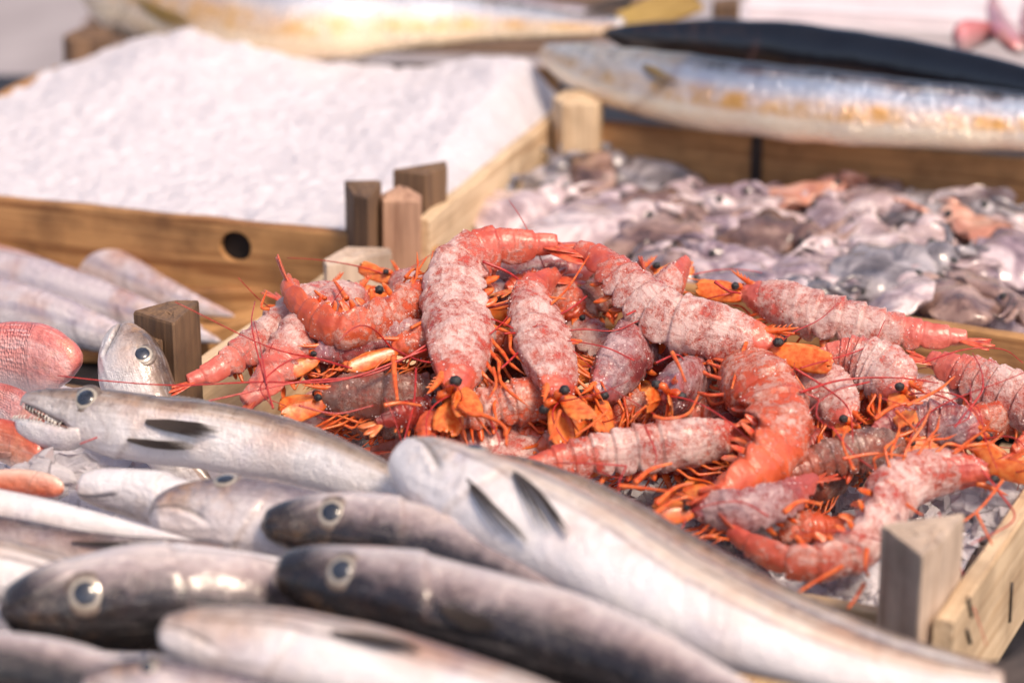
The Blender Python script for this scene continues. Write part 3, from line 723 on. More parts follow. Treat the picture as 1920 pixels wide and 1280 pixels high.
GH = 'hake heaped in the front crate'
fish('hake', 'open-mouthed hake with tiny teeth lying across the top of the heap', 'fish', [(42, 752), (110, 772), (180, 785), (300, 806), (420, 822), (560, 852), (680, 895), (770, 938, -1), (900, 1010, -4), (1010, 1080, -6)], 66, 1, -6, M['hake'], lift=2.0, group=GH, opening=15, teeth=True, eye=(.140, .30, .029), jawk=1.22, pect=[(.262, .46, .145, .24, .02), (.235, .64, .13, .16, -.03)], tail=False, gill=.235, jawt=.115)
fish('hake', 'fish head tipped up beside the dark corner post, white throat showing', 'fish', [(236, 612, 3), (240, 650, 1.6), (252, 700, 0), (280, 770, -3), (330, 860, -6), (420, 960, -9)], 66, 1, 8, M['hake'], lift=-1.5, group=GH, eye=(.225, .30, .06), tail=False, dorsal=False, opening=4, jawt=.16, gill=.36)
fish('hake', 'pale hake lying belly up just under the open-mouthed one', 'fish', [(143, 912), (200, 918), (290, 935), (400, 970), (520, 1015), (700, 1090), (900, 1160)], 58, -1, -38, M['hake_white'], lift=.6, group=GH, tail=False, dorsal=False, eyes=False)
fish('hake', 'grey headed hake with its eye at the top edge and white throat', 'fish', [(279, 968), (340, 962), (420, 965), (520, 985), (640, 1020), (800, 1080), (1000, 1160), (1150, 1220)], 86, 1, -32, M['hake_mid'], lift=1.6, group=GH, tail=False, dorsal=False, eye=(.145, .26, .032), jawt=.115)
fish('hake', 'upper of the two dark-snouted hake, nearest the large white-bellied one', 'fish', [(488, 988), (550, 985), (640, 988), (760, 1010), (880, 1050), (1000, 1110), (1150, 1180), (1300, 1260)], 72, -1, 12, M['hake_dark'], lift=4.2, group=GH, tail=False, eye=(.150, .60, .037), gill=.30, jawt=.13)
fish('hake', 'lower of the two dark-snouted hake, in the bottom centre', 'fish', [(512, 1078), (580, 1085), (680, 1105), (800, 1132), (950, 1172), (1110, 1215), (1300, 1292), (1500, 1390), (1650, 1480)], 94, -1, 14, M['hake_dark'], lift=7.4, group=GH, tail=False, eye=(.120, .58, .031), gill=.25, jawt=.105, pect=[(.29, .46, .10, .2, -.03)])
fish('hake', 'big lilac-grey hake with a gold ringed eye at the lower left', 'fish', [(0, 1150), (70, 1140), (160, 1130), (280, 1122), (420, 1128, -.6), (580, 1150, -2.5), (780, 1200, -5), (1000, 1260, -7)], 96, -1, 10, M['hake_dark'], lift=4.4, group=GH, tail=False, eye=(.158, .54, .042), gill=.33, jawt=.13)
fish('hake', 'pale hake with a dark side stripe along the bottom edge', 'fish', [(296, 1182), (360, 1190), (460, 1205), (600, 1232), (780, 1275), (1000, 1335), (1250, 1420), (1400, 1480)], 84, 1, -28, M['hake_white'], lift=9.4, group=GH, tail=False, dorsal=False, eyes=False, pect=[(.30, .40, .16, .18, .0)])
fish('hake', 'large white-bellied hake stretched down to the pale post, fins spread on its belly', 'fish', [(752, 852), (800, 880), (870, 920), (960, 968), (1090, 1030), (1250, 1116), (1420, 1188), (1600, 1242), (1760, 1272), (1880, 1285)], 112, 1, -38, M['hake_striped'], mv=(.40, .60), lift=6.6, group=GH, eye=(.125, .27, .024), opening=0, jawt=.12, pect=[(.235, .42, .165, .17, .19), (.185, .60, .16, .11, .14)], taillen=.09, gill=.20, rolls=([0, .3, .7, 1], [-42, -40, -22, -5]))
fish('hake', 'slim hake squeezed along the back of the large white-bellied one, tail by the post', 'fish', [(890, 868, -1), (960, 882), (1060, 922), (1180, 982), (1320, 1058), (1480, 1134), (1640, 1194), (1780, 1234), (1870, 1255)], 44, 1, 5, M['hake'], lift=4.6, group=GH, eyes=False, taillen=.09, gill=.12, mouth=False)
fish('hake', 'pale hake at the left edge with a dark folded fin', 'fish', [(-190, 930), (-90, 945), (20, 965), (130, 985), (240, 1005), (330, 1020), (420, 1035)], 46, -1, -20, M['hake_white'], lift=1.4, group=GH, eyes=False, tail=False, pect=[(.46, .46, .28, .16, .0)])
fish('hake', 'dull grey hake at the left edge with a thin dark fin', 'fish', [(-220, 985), (-100, 995), (20, 1010), (130, 1025), (230, 1030), (340, 1025), (420, 1030)], 42, 1, 10, M['hake_mid'], lift=2.4, group=GH, eyes=False, tail=False, pect=[(.58, .36, .27, .14, .02)])
fish('hake', 'cream flanked hake at the left edge above the big gold-eyed head', 'fish', [(-260, 1050), (-120, 1055), (0, 1070), (110, 1092), (230, 1125), (360, 1150)], 62, 1, -20, M['hake_white'], lift=3.0, group=GH, eyes=False, tail=False, dorsal=False)
fish('hake', 'half hidden hake with golden cheek between the two dark eyes', 'fish', [(340, 1118), (420, 1112), (520, 1108), (640, 1118), (800, 1150), (950, 1200)], 58, 1, -5, M['hake_mid'], lift=2.6, group=GH, tail=False, dorsal=False, eye=(.14, .42, .035))
fish('hake', 'pale sliver of hake belly above the big gold-eyed head', 'fish', [(230, 1050), (320, 1052), (420, 1062), (510, 1075), (640, 1100), (800, 1140)], 36, -1, -20, M['hake_white'], lift=2.6, group=GH, eyes=False, tail=False, dorsal=False, pect=[(.30, .42, .22, .2, 0)])
fish('hake', 'dark blue-grey hake in the bottom left corner', 'fish', [(-160, 1240), (-70, 1240), (40, 1248), (160, 1270), (300, 1300), (460, 1340)], 64, -1, 25, M['hake_dark'], lift=8.0, group=GH, eyes=False, tail=False, dorsal=False)
fish('hake', 'brownish hake head cut by the bottom edge with a small dark eye', 'fish', [(150, 1285), (220, 1280), (320, 1288), (450, 1310), (620, 1350), (800, 1400)], 52, 1, -10, M['hake_mid'], lift=9.6, group=GH, tail=False, dorsal=False, eye=(.19, .28, .035))

# red mullet, left edge
M['mullet'] = fish_skin('mullet_skin', hexc('d0706a'), hexc('dd918b'), hexc('e8b8b4'), hexc('efdcda'), stripe=[(.33, .08, hexc('efd9d4'), .35), (.55, .06, hexc('d9655c'), .3), (.72, .05, hexc('efd0c8'), .3)], blotch=.5, metal=.05, scale_amt=.45, coat=.5, scuv=(60, 24))
M['mullet_o'] = fish_skin('mullet_orange_skin', hexc('cc4f35'), hexc('d9714f'), hexc('e4977c'), hexc('ebc3b0'), blotch=.35, metal=.15)
GM = 'red mullet at the left edge'
fish('red_mullet', 'pink and white striped red mullet beside the dark corner post', 'fish', [(132, 712, -1), (110, 690), (60, 672), (0, 664), (-80, 664), (-180, 670)], 74, -1, 20, M['mullet'], lift=-2.5, prof=BLUNT, group=GM, eyes=False, tail=False, dorsal=False, mouth=False)
fish('red_mullet', 'pale pink red mullet tucked behind the snout of the open-mouthed hake', 'fish', [(75, 800), (40, 775), (0, 752), (-70, 735), (-150, 730)], 40, -1, 0, M['mullet'], lift=-2.2, prof=BLUNT, group=GM, eyes=False, tail=False, dorsal=False, mouth=False)
fish('red_mullet', 'orange glittering red mullet below the open jaw at the left edge', 'fish', [(80, 858), (40, 838), (-10, 820), (-80, 810), (-170, 812)], 42, -1, 5, M['mullet_o'], lift=-1.6, prof=BLUNT, group=GM, eyes=False, tail=False, dorsal=False, mouth=False, finmat='fin_pink', pect=[(.2, .6, .3, .3, .1)])
fish('red_mullet', 'faint pink fish flank on the ice at the left edge', 'fish', [(120, 918), (60, 905), (0, 900), (-70, 905), (-150, 915)], 24, 1, 0, M['mullet_o'], lift=-1.2, prof=BLUNT, group=GM, eyes=False, dorsal=False, mouth=False, finmat='fin_pink', tail=False)

# long silver fish, left
M['silver'] = fish_skin('silver_ribbon_skin', hexc('c0b2b8'), hexc('d6c8cc'), hexc('ece2e4'), hexc('f2e8e8'), stripe=[(.42, .07, hexc('8f86a0'), .45), (.62, .05, hexc('efe8ea'), .7)], blotch=.08, stops=(.08, .2, .4, .6), rough=.2)
M['silver_p'] = fish_skin('silver_pink_skin', hexc('c9a9ac'), hexc('dac2c4'), hexc('ecdfe0'), hexc('f0e6e6'), blotch=.2, stops=(.08, .2, .4, .6))
GS = 'long silver fish in the left crate'
for lab, pts, h, sk, lf in [
    ('uppermost long silver fish slanting below the ice crate', [(440, 592, -1), (330, 560), (210, 512), (90, 462), (-40, 415), (-200, 360)], 58, 'silver', -1.0),
    ('middle long silver fish with a lilac band along its side', [(415, 640, -1), (300, 605), (170, 570), (30, 530), (-120, 495), (-260, 465)], 58, 'silver', 0.0),
    ('lowest long silver fish, just above the pink mullet', [(300, 655, -1), (200, 628), (90, 598), (-30, 570), (-150, 550), (-280, 535)], 56, 'silver', 1.0),
    ('thin silver fish strip along the top left under the ice crate board', [(250, 455, -1), (160, 432), (60, 405), (-60, 378), (-180, 350)], 26, 'silver_p', -2.0),
    ('flat pale fish strip between the two lilac banded silver fish', [(380, 612, -1), (270, 575), (140, 532), (0, 488), (-140, 450), (-260, 420)], 30, 'silver_p', 1.2),
    ('blurry pinkish silver fish against the knotted crate board', [(312, 505, -1), (260, 492), (200, 482), (120, 474), (20, 468)], 30, 'silver_p', -3.5)]:
    fish('silver_fish', lab, 'fish', pts, h, -1, 8, M[sk], surf=-.03, lift=lf, prof=RIBBON, group=GS, eyes=False, tail=False, dorsal=False, mouth=False, finmat='fin_pale')

# large fish behind
M['mahi'] = fish_skin('dolphinfish_skin', hexc('5a6470'), hexc('aeb4c4'), hexc('dccdc4'), hexc('ead2b0'), stops=(.2, .36, .56, .74), rough=.22, metal=.2, stripe=[(.60, .12, hexc('d09a3a'), .6), (.40, .05, hexc('9fb0c8'), .5)], blotch=.35)
M['mahi2'] = fish_skin('dolphinfish_blue_skin', hexc('23262c'), hexc('9aa3b4'), hexc('e4e0e4'), hexc('efdfc6'), head=hexc('f2e4cc'), head_w=1.0, stops=(.2, .36, .56, .72), rough=.12, metal=.55, stripe=[(.60, .12, hexc('cf9434'), .75), (.40, .08, hexc('a9bcd6'), .6)], blotch=.3)
M['black'] = fish_skin('black_glossy_skin', hexc('0b0b10'), hexc('121218'), hexc('1d1a1c'), hexc('55453a'), rough=.08, metal=.0, blotch=.1, scale_amt=.0, coat=1.0, bk=.4, pale=.0, gold=.0)
M['greyfish'] = fish_skin('grey_silver_skin', hexc('5d5560'), hexc('a39aa6'), hexc('cfc6cc'), hexc('ddd4d4'), rough=.25)
fish('dolphinfish', 'large silver and yellow fish lying across the ice at the top', 'fish', [(185, -60), (260, -25), (380, 10), (540, 36), (720, 36), (900, 36), (1050, 44), (1170, 48)], 104, 1, -12, M['mahi'], surf=.062, prof=BLUNT, finmat='fin_yellow', eyes=False, dorsal=False, pect=[(.24, .62, .14, .14, .06)], taillen=.12, mouth=False)
fish('dolphinfish', 'pale headed silver and yellow fish lying on the wooden rim at the right', 'fish', [(1016, 92), (1080, 118), (1180, 148), (1320, 175), (1500, 196), (1720, 214), (1960, 232), (2250, 262), (2600, 300)], 74, 1, -14, M['mahi2'], surf=.055, lift=0, prof=TORPB, finmat='fin_yellow', eyes=False, dorsal=False, tail=False, mouth=False, pect=[(.20, .42, .06, .12, .10)])
fish('spearfish', 'glossy black fish with blue sheen behind the pale headed one', 'fish', [(1130, 60), (1200, 72), (1320, 84), (1480, 102), (1680, 132), (1900, 172), (2150, 222), (2400, 275)], 64, 1, 20, M['black'], surf=.06, prof=TORP, eyes=False, tail=False, mouth=False, dorsal=False)
fish('silver_fish', 'blurred grey fish with a dark tail at the top edge', 'fish', [(640, -45), (760, -20), (900, 2), (1030, 14), (1110, 18)], 34, 1, -10, M['greyfish'], surf=.07, prof=TORP, eyes=False, dorsal=False, mouth=False, taillen=.16)

# white boxes and pink fish, far right top
M['foam'] = simple('white_plastic', hexc('d9cdd1'), hexc('e9e0e3'), 20, .5, .1)
wb = thing('plastic_crate', 'blurred white plastic crate with slots at the top right', 'crate', at(1600, 60, ZB))
w0, w1 = at(1395, 66, .0), at(1960, 96, .0)
dW = nrm((w1 - w0) * [1, 1, 0]); nW = np.cross([0, 0, 1.0], dW); LW = np.linalg.norm((w1 - w0)[:2])
def wbox(c, h, name): mb = MB(); mb.box(c, [dW, nW, np.array([0, 0, 1.0])], h); part(mb, name, M['foam'], wb, smooth=False)
wbox(w0 + dW * LW / 2 + [0, 0, -.03 - w0[2]], [LW / 2, .008, .045], 'front_panel')
wbox(w0 + dW * LW / 2 + nW * .5 + [0, 0, -.03 - w0[2]], [LW / 2, .008, .045], 'back_panel')
for k_ in range(9):  # lid added to the crate so level white slats catch the sun
    wbox(w0 + dW * LW / 2 + nW * (.035 + .055 * k_) + [0, 0, .018 - w0[2]], [LW / 2, .022, .004], 'added_lid_slat')
for k_ in range(5):
    wbox(w0 + dW * LW * (.03 + .235 * k_) + nW * .25 + [0, 0, .010 - w0[2]], [.018, .24, .003], 'added_lid_batten')
M['pinkfish'] = fish_skin('pink_fish_skin', hexc('c4606a'), hexc('d98c92'), hexc('e2aeb2'), hexc('ead0d2'), metal=.1, blotch=.4)
for lab, pts, h in [('blurred pink fish at the top right corner', [(1905, 92), (1885, 60), (1870, 25), (1862, -20)], 34), ('blurred pink fish cut by the right edge at the top', [(1960, 100), (1945, 70), (1935, 40), (1930, -10)], 36), ('small blurred pink fish beside the white plastic crate', [(1790, 72), (1820, 66), (1860, 60), (1900, 66)], 30)]:
    fish('pink_fish', lab, 'fish', pts, h, 1, 20, M['pinkfish'], surf=.065, prof=BLUNT, eyes=False, tail=False, dorsal=False, mouth=False, group='pink fish at the top right')

# ------------------------------------------------------------------ cuttlefish
def cuttle_mats():
    out = []
    for nm, a, b, c in [('lilac', '8f7a84', 'cbb9be', '453840'), ('brown', '785c55', 'b8998d', '332726'), ('white', 'b9a3a6', 'e4d4d4', '6e5c62'), ('orange', 'c78a74', 'e2b5a2', '9a5c4a'), ('grey', '6f6a70', 'b0a9ad', '3b373c')]:
        m = NT('cuttlefish_' + nm); C = m.coords(); n1 = m.noise(C, 38, 4, .6, .6); n2 = m.noise(C, 160, 4, .6)
        col = m.ramp(n1, [(.3, hexc(c)), (.47, hexc(a)), (.64, hexc(b))])
        col = m.mix(m.ramp(n2, [(.55, 0.0), (.72, .6)]), col, hexc(c))
        nb = m.bump(n1, .3, .010); nb = m.bump(n2, .22, .003, nb)
        out.append(m.out(Base_Color=col, Roughness=.2, Normal=nb, Coat_Weight=.9, Coat_Roughness=.05, Coat_Normal=m.bump(n2, .2, .003)))
    return out
CM = cuttle_mats()
def cuttlefish(px, py, size, ang, pitch, mat, label, lift=0, z=-.012):
    c = at(px, py, z, lift); s_ = size * 1.7 * mpp(c)
    X = np.array([math.cos(ang), math.sin(ang), math.sin(pitch)]); X = nrm(X); Y = nrm(np.cross([0, 0, 1.0], X)); Z = np.cross(X, Y)
    rl = random.uniform(-.5, .5); Y, Z = Y * math.cos(rl) + Z * math.sin(rl), Z * math.cos(rl) - Y * math.sin(rl)
    root = thing('cuttlefish', label, 'cuttlefish', c - np.array([0, 0, s_ * .25]), 'cuttlefish heaped in the crate')
    def W(p): p = np.asarray(p); return c + (p[..., :1] * X + p[..., 1:2] * Y + p[..., 2:3] * Z) * s_
    sd_ = random.random() * 70
    n, m = 22, 24; ts = np.linspace(0, 1, n); a = np.linspace(0, 2 * math.pi, m, endpoint=False)
    r = np.interp(ts, [0, .06, .25, .55, .85, .97, 1], [.04, .2, .4, .46, .38, .26, .2])
    R = np.zeros((n, m, 3))
    bend = random.uniform(-.18, .18)
    for i, t in enumerate(ts):
        y = r[i] * np.cos(a); zz = r[i] * .40 * np.sin(a)
        fin = np.abs(np.cos(a)) ** 10
        R[i, :, 0] = -.9 + 1.35 * t; R[i, :, 1] = y + np.sign(np.cos(a)) * fin * .10 * math.sin(math.pi * min(1, t * 1.1)) + bend * (t - .5) ** 2 * 2
        R[i, :, 2] = zz * (1 - .6 * fin) + fin * .05 * math.sin(t * 19 + sd_)
    for q in R.reshape(-1, 3): q += np.array(mnoise.noise_vector(Vector(q * 3 + Vector((sd_, 0, 0)) if False else Vector((q[0] * 3 + sd_, q[1] * 3, q[2] * 3))))) * .07
    mb = MB(); mb.rings(W(R)); part(mb, 'mantle', mat, root)
    hd = MB(); hd.ball(W(np.array([[.52, 0, .0]]))[0], np.array([.26, .24, .17]) * s_, np.stack([X, Y, Z]), 10, 16); h = part(hd, 'head', mat, root)
    for sg in (-1, 1):
        e = MB(); e.ball(W(np.array([[.55, sg * .2, .07]]))[0], .055 * s_, None, 8, 10); part(e, 'eye', M['p_eye'], root, h)
    for k in range(1, 6):
        a0 = (k - 3) * .22; cv = random.uniform(-.8, .8); ln = random.uniform(.45, .75); pp = []
        for q in np.linspace(0, 1, 9):
            an = a0 + cv * q; pp.append((.66 + ln * q * math.cos(an), .05 * (k - 3) + ln * q * math.sin(an), .04 * math.sin(k * 2.1) + .09 * math.sin(q * 4 + k) - .1 * q))
        t_ = MB(); t_.tube(W(np.array(pp)), s_ * np.linspace(.075, .012, 9), 7); part(t_, 'arm', mat, root)
    return root
GC = 'slimy brown and white cuttlefish in the middle of the heap'
special = [
    (1080, 322, 80, 1.7, .25, 1, 'brown cuttlefish with dark pointed fin in the back left crate corner', 1.0),
    (1215, 330, 85, 2.6, .2, 4, 'grey cuttlefish lying against the back board beside the corner block', 0),
    (1490, 370, 85, .4, .15, 3, 'orange cuttlefish by the back board of the crate', .6),
    (1860, 440, 90, 2.4, .2, 3, 'pinkish orange cuttlefish near the right edge', 1.2),
    (1690, 505, 100, .5, .1, 4, 'large grey translucent cuttlefish behind the straight prawn', 2.2),
    (1640, 360, 70, 1.4, .4, 1, 'brown cuttlefish with upturned fin at the right of the back board', .5),
    (985, 400, 90, .9, .1, 2, 'pale cuttlefish against the slanting left board', 1.0),
    (1120, 420, 100, .3, .1, 2, 'white cuttlefish spread in the left half of the crate', 1.4),
    (930, 385, 60, 1.3, .35, 4, 'small dark cuttlefish squeezed against the slanting left board', .2),
    (1030, 345, 62, 1.2, .45, 4, 'dark spiky cuttlefish climbing the slanting left board', .6)]
for x, y, s_, an, pt, mi, lb, lf in special: cuttlefish(x, y, s_, an, pt, CM[mi], lb, lf)
rows_ = [(372, 1180, 1900, 7, 78), (412, 1060, 1930, 8, 84), (455, 1010, 1930, 8, 88), (502, 1130, 1940, 7, 92), (556, 1300, 1940, 6, 92)]
for y, xa, xb, n_, s_ in rows_:
    for k in range(n_):
        x = xa + (xb - xa) * (k + random.uniform(.2, .8)) / n_
        mi = random.choice([0, 0, 1, 2, 2, 0, 4, 1])
        lb = '%s cuttlefish %s, %s' % (['mottled lilac', 'brown mottled', 'pinkish white', 'orange', 'dark grey'][mi], 'in the row along the back board' if y < 400 else 'in the upper middle of the heap' if y < 460 else 'in the lower middle of the heap' if y < 520 else 'just behind the prawn crate', ['towards the slanting board', 'left of centre', 'centre of the crate', 'right of centre', 'at the right edge'][min(4, int((x - 950) / 200))])
        cuttlefish(x, y + random.uniform(-12, 12), s_ * random.uniform(.75, 1.1), random.uniform(0, 6.28), random.uniform(-.2, .25), CM[mi], lb, random.uniform(-.3, 1.0))
mb = MB(); q0, q1, q2, q3 = [np.array(p) for p in (C0, C1, C2, C3)]
V = np.zeros((40, 60, 3))
for j in range(40):
    for i in range(60):
        u, v = i / 59, j / 39; p = (C0 * (1 - u) + C3 * u) * (1 - v) + (C1 * (1 - u) + C2 * u) * v; V[j, i] = (p[0], p[1], -.032 + fbm(p[0], p[1], 40, 3) * .008)
mb.rings(V, cap=False, closed=False); o = mb.build('cuttlefish_bed', CM[0], None, True, origin=V.reshape(-1, 3).mean(0)); tag(o, 'slimy flesh at the bottom of the cuttlefish crate', 'seafood', None, 'stuff')

# ------------------------------------------------------------------ prawns
GP = 'frosted red prawns heaped in the crate'
def prawn(label, pts, rpx, flip, roll, shell='p_frost', lift=0.0, s0=None, legs=True, ant=2, scales=True, fan=True, eyes=True, tailmat='tail', crystals=260, legmat='limb', surf='PR', group=GP, rost=True, detail=1.0, short=1.0, scale_len=1.0):
    P = [at(p[0], p[1], surf, lift + (p[2] if len(p) > 2 else 0)) for p in pts]
    N, m = int(160 * detail), int(44 * detail)
    tv = np.linspace(0, 1, N); pos, T, L = spline(P, tv)
    s0 = VIEW if s0 is None else nrm(s0)
    D, S = frames(T, flip, rad(roll), s0)
    rm = rpx * .94 * mpp(np.mean(P, axis=0))
    CARA = .37
    segs = [CARA, .47, .56, .65, .735, .81, .93, 1.0]
    r = np.interp(tv, [0, .02, .06, .13, .22, .32, .37, .47, .56, .65, .74, .81, .93, 1.0], [.20, .34, .52, .74, .92, .99, .96, .95, .90, .82, .72, .60, .42, .30]) * rm
    seg = np.zeros(N)
    for a_, b_ in zip(segs[:-1], segs[1:]):
        q = (tv >= a_) & (tv < b_); s_ = (tv[q] - a_) / (b_ - a_); seg[q] = .125 * s_ ** 2 - .04
    q = tv < CARA; seg[q] = .07 * sm(CARA - .06, CARA, tv[q])
    for b_ in segs[:-1]: seg -= .075 * np.exp(-((tv - b_ - .004) / .0055) ** 2)
    r = r * (1 + seg)
    a = np.linspace(0, 2 * math.pi, m, endpoint=False); ca, sa = np.cos(a), np.sin(a)
    hd = 1.08; hvn = np.interp(tv, [0, .1, .36, .42, .9, 1], [.9, .95, .9, .62, .62, .6])
    yy = np.where(ca[None] > 0, hd * r[:, None] * ca[None], hvn[:, None] * r[:, None] * ca[None])
    # pleura: the lower side flaps of each segment hang down in lobes
    ph = np.zeros(N)
    for a_, b_ in zip(segs[:-2], segs[1:-1]):
        q = (tv >= a_) & (tv < b_); ph[q] = np.sin(math.pi * (tv[q] - a_) / (b_ - a_)) ** .6
    flap = np.exp(-((np.abs(np.arctan2(sa, ca)) - 2.05) / .33) ** 2)
    yy = yy - r[:, None] * .42 * ph[:, None] * flap[None]
    keel = np.exp(-(np.arctan2(sa, ca) / .22) ** 2)[None] * np.interp(tv, [0, .03, .2, .3, .6, .75, .95, 1], [.1, .22, .10, 0, 0, .10, .16, .1])[:, None]
    yy = yy + r[:, None] * keel
    zz = .74 * r[:, None] * sa[None]
    R = pos[:, None] + D[:, None] * yy[:, :, None] + S[:, None] * zz[:, :, None]
    sd_ = random.random() * 200; out = nrm(R - pos[:, None])
    fl = R.reshape(-1, 3); ofr = fl.reshape(R.shape)
    dis = np.array([mnoise.noise(Vector((p[0] * 130 + sd_, p[1] * 130, p[2] * 130))) * .0008 + mnoise.noise(Vector((p[0] * 420 + sd_, p[1] * 420, p[2] * 420))) * .0007 for p in fl]).reshape(R.shape[:2])
    R = R + out * (dis * np.interp(tv, [0, .7, .95], [1.2, 1.0, .3])[:, None])[:, :, None]
    v = np.arccos(np.clip(ca, -1, 1)) / math.pi
    uv = np.stack([np.repeat(tv, m), np.tile(v, N)], -1)
    root = thing('prawn', label, 'prawn', pos[N // 2] - np.array([0, 0, rm * .7]), group)
    mb = MB(); mb.rings(R, uv); part(mb, 'body', M[shell], root)
    # frost crystals standing on the shell
    if crystals:
        mb = MB()
        for _ in range(crystals):
            i, j = RNG.integers(3, int(N * .82)), RNG.integers(0, m)
            nn = out[i, j]
            if nn @ VIEW < -.3: continue
            if mnoise.noise(Vector(R[i, j] * 90 + np.array([sd_, 0, 0]))) < -.12: continue
            ax = nrm(RNG.normal(size=(3, 3))); ax[1] = nrm(np.cross(ax[0], ax[2])); ax[2] = np.cross(ax[0], ax[1])
            s_ = RNG.uniform(.00015, .00045); mb.box(R[i, j] + nn * s_ * .4, ax, [s_, s_ * .7, s_ * .5], s_ * .3)
        if mb.n:
            o = part(mb, 'frost_crystals', M['crystal'], root, smooth=False); o['kind'] = 'stuff'
    i0 = int(N * .04); X, Dh, Sh = -T[i0], D[i0], S[i0]           # X points forward out of the head
    Hd = pos[0]
    if rost:
        q = np.linspace(0, 1, 14); ln = rm * 1.15
        Pr = Hd - X * rm * .5 + Dh * r[int(N * .06)] * .9 + X * (ln * q)[:, None] + Dh * (.25 * rm * q ** 1.5)[:, None]
        mb = MB(); mb.tube(Pr, rm * (.13 * (1 - q) ** .8 + .01), 7)
        for k in range(4):
            p = Pr[3 + 2 * k]; mb.tube(np.stack([p, p + Dh * rm * .12 + X * rm * .05, p + Dh * rm * .2 + X * rm * .14]), [rm * .05, rm * .03, rm * .004], 5)
        part(mb, 'rostrum', M['limb'], root)
    if eyes:
        for sgn in (-1, 1):
            e = Hd + X * rm * .10 + Dh * r[2] * .7 + Sh * sgn * rm * .42
            mb = MB(); mb.tube(np.stack([Hd + Dh * r[2] * .4, (e + Hd) / 2 + Dh * rm * .15, e]), [rm * .12, rm * .13, rm * .12], 8); stalk = part(mb, 'eye_stalk', M['limb'], root)
            mb = MB(); mb.ball(e + Sh * sgn * rm * .03, np.array([1.0, .85, .9]) * rm * .165, None, 14, 18)
            for q_ in mb.v[0]: q_ += nrm(q_ - e) * mnoise.noise(Vector(q_ * 900)) * rm * .03
            part(mb, 'eye', M['p_eye'], root, stalk)
    if scales:
        for sgn in (-1, 1):
            q = np.linspace(0, 1, 14); ln = rm * 2.0 * scale_len; dr = nrm(X + Sh * sgn * random.uniform(.05, .4) - Dh * random.uniform(.0, .35))
            Ps = Hd - X * rm * .2 - Dh * rm * .12 + Sh * sgn * rm * .2 + dr * (ln * q)[:, None]
            w_ = rm * .42 * np.interp(q, [0, .15, .6, .9, 1], [.35, .75, 1, .85, .45])
            mb = MB(); mb.blade(Ps, w_, nrm(Sh * sgn * .8 * np.sign(Sh @ VIEW * sgn + 1e-6) + Dh * .3 + VIEW * .8), .0004, 11, .12, jag=.004, ray=.00018); part(mb, 'antennal_scale', M['scale'], root)
        for sgn in (-1, 1):                                             # short stubby feelers
            d_ = nrm(X + Sh * sgn * .3 - Dh * random.uniform(.1, .6)); q = np.linspace(0, 1, 8)
            Pf = Hd - Dh * rm * .2 + Sh * sgn * rm * .15 + d_ * (rm * 1.6 * q)[:, None] - Dh * (rm * .5 * q ** 2)[:, None]
            mb = MB(); mb.tube(Pf, rm * .06 * (1 - .6 * q), 6); part(mb, 'antennule', M['limb'], root)
    for k in range(ant):
        sgn = -1 if k % 2 else 1
        ln = random.uniform(.03, .075); d0 = nrm(X * random.uniform(.4, 1) + Sh * sgn * random.uniform(.1, .8) + Dh * random.uniform(-.4, .7) + UPV * .05)
        d1 = nrm(RNG.normal(size=3) * [1, .35, .6] - np.array([0, 0, .3]))
        q = np.linspace(0, 1, 26)
        Pa = Hd + d0 * (ln * q)[:, None] + d1 * (ln * .75 * q ** 2)[:, None] + np.cross(d0, d1) * (ln * .12 * np.sin(q * random.uniform(3, 6)))[:, None]
        mb = MB(); mb.tube(Pa, .00055 * (1 - .55 * q), 5); part(mb, 'antenna', M['antenna'], root)
    if legs:
        for k in range(5):
            t_ = .12 + .05 * k; i = int(t_ * N)
            for sgn in (-1, 1):
                b = pos[i] - D[i] * r[i] * hvn[i] * .75 + S[i] * sgn * r[i] * .35
                f = random.uniform(.4, 1.6); o1 = nrm(-D[i] * .8 - T[i] * f + S[i] * sgn * random.uniform(.0, .3)); o2 = nrm(-D[i] * random.uniform(-.3, .6) - T[i] * random.uniform(.5, 1.3) + S[i] * sgn * random.uniform(-.3, .3))
                o3 = nrm(o2 - D[i] * random.uniform(.1, .9))
                l1 = rm * random.uniform(.5, .8); l2 = rm * random.uniform(.6, 1.0); l3 = rm * random.uniform(.4, .8)
                p1 = b + o1 * l1; p2 = p1 + o2 * l2; p3 = p2 + o3 * l3
                Pl = spline(np.stack([b, b + o1 * l1 * .5, p1, p1 + o2 * l2 * .5, p2, p3]), np.linspace(0, 1, 16))[0]
                mb = MB(); mb.tube(Pl, rm * np.interp(np.linspace(0, 1, 16), [0, .15, .3, .36, .5, .66, .72, .85, 1], [.075, .05, .05, .075, .05, .042, .06, .03, .008]), 6); part(mb, 'leg', M[legmat], root)
        for k in range(5):
            t_ = .42 + .088 * k; i = int(t_ * N)
            for sgn in (-1, 1):
                b = pos[i] - D[i] * r[i] * .55 + S[i] * sgn * r[i] * .35; d_ = nrm(-D[i] * 1.0 + T[i] * random.uniform(-.5, .7) + S[i] * sgn * .3)
                q = np.linspace(0, 1, 9); ln = r[i] * random.uniform(.4, .8)
                mb = MB(); mb.blade(b + d_ * (ln * q)[:, None] + T[i] * (ln * .25 * q ** 2)[:, None], r[i] * .17 * np.interp(q, [0, .4, .8, 1], [.9, 1, .7, .25]), S[i] * sgn, .0006, 5, .3); part(mb, 'swimmeret', M[legmat], root)
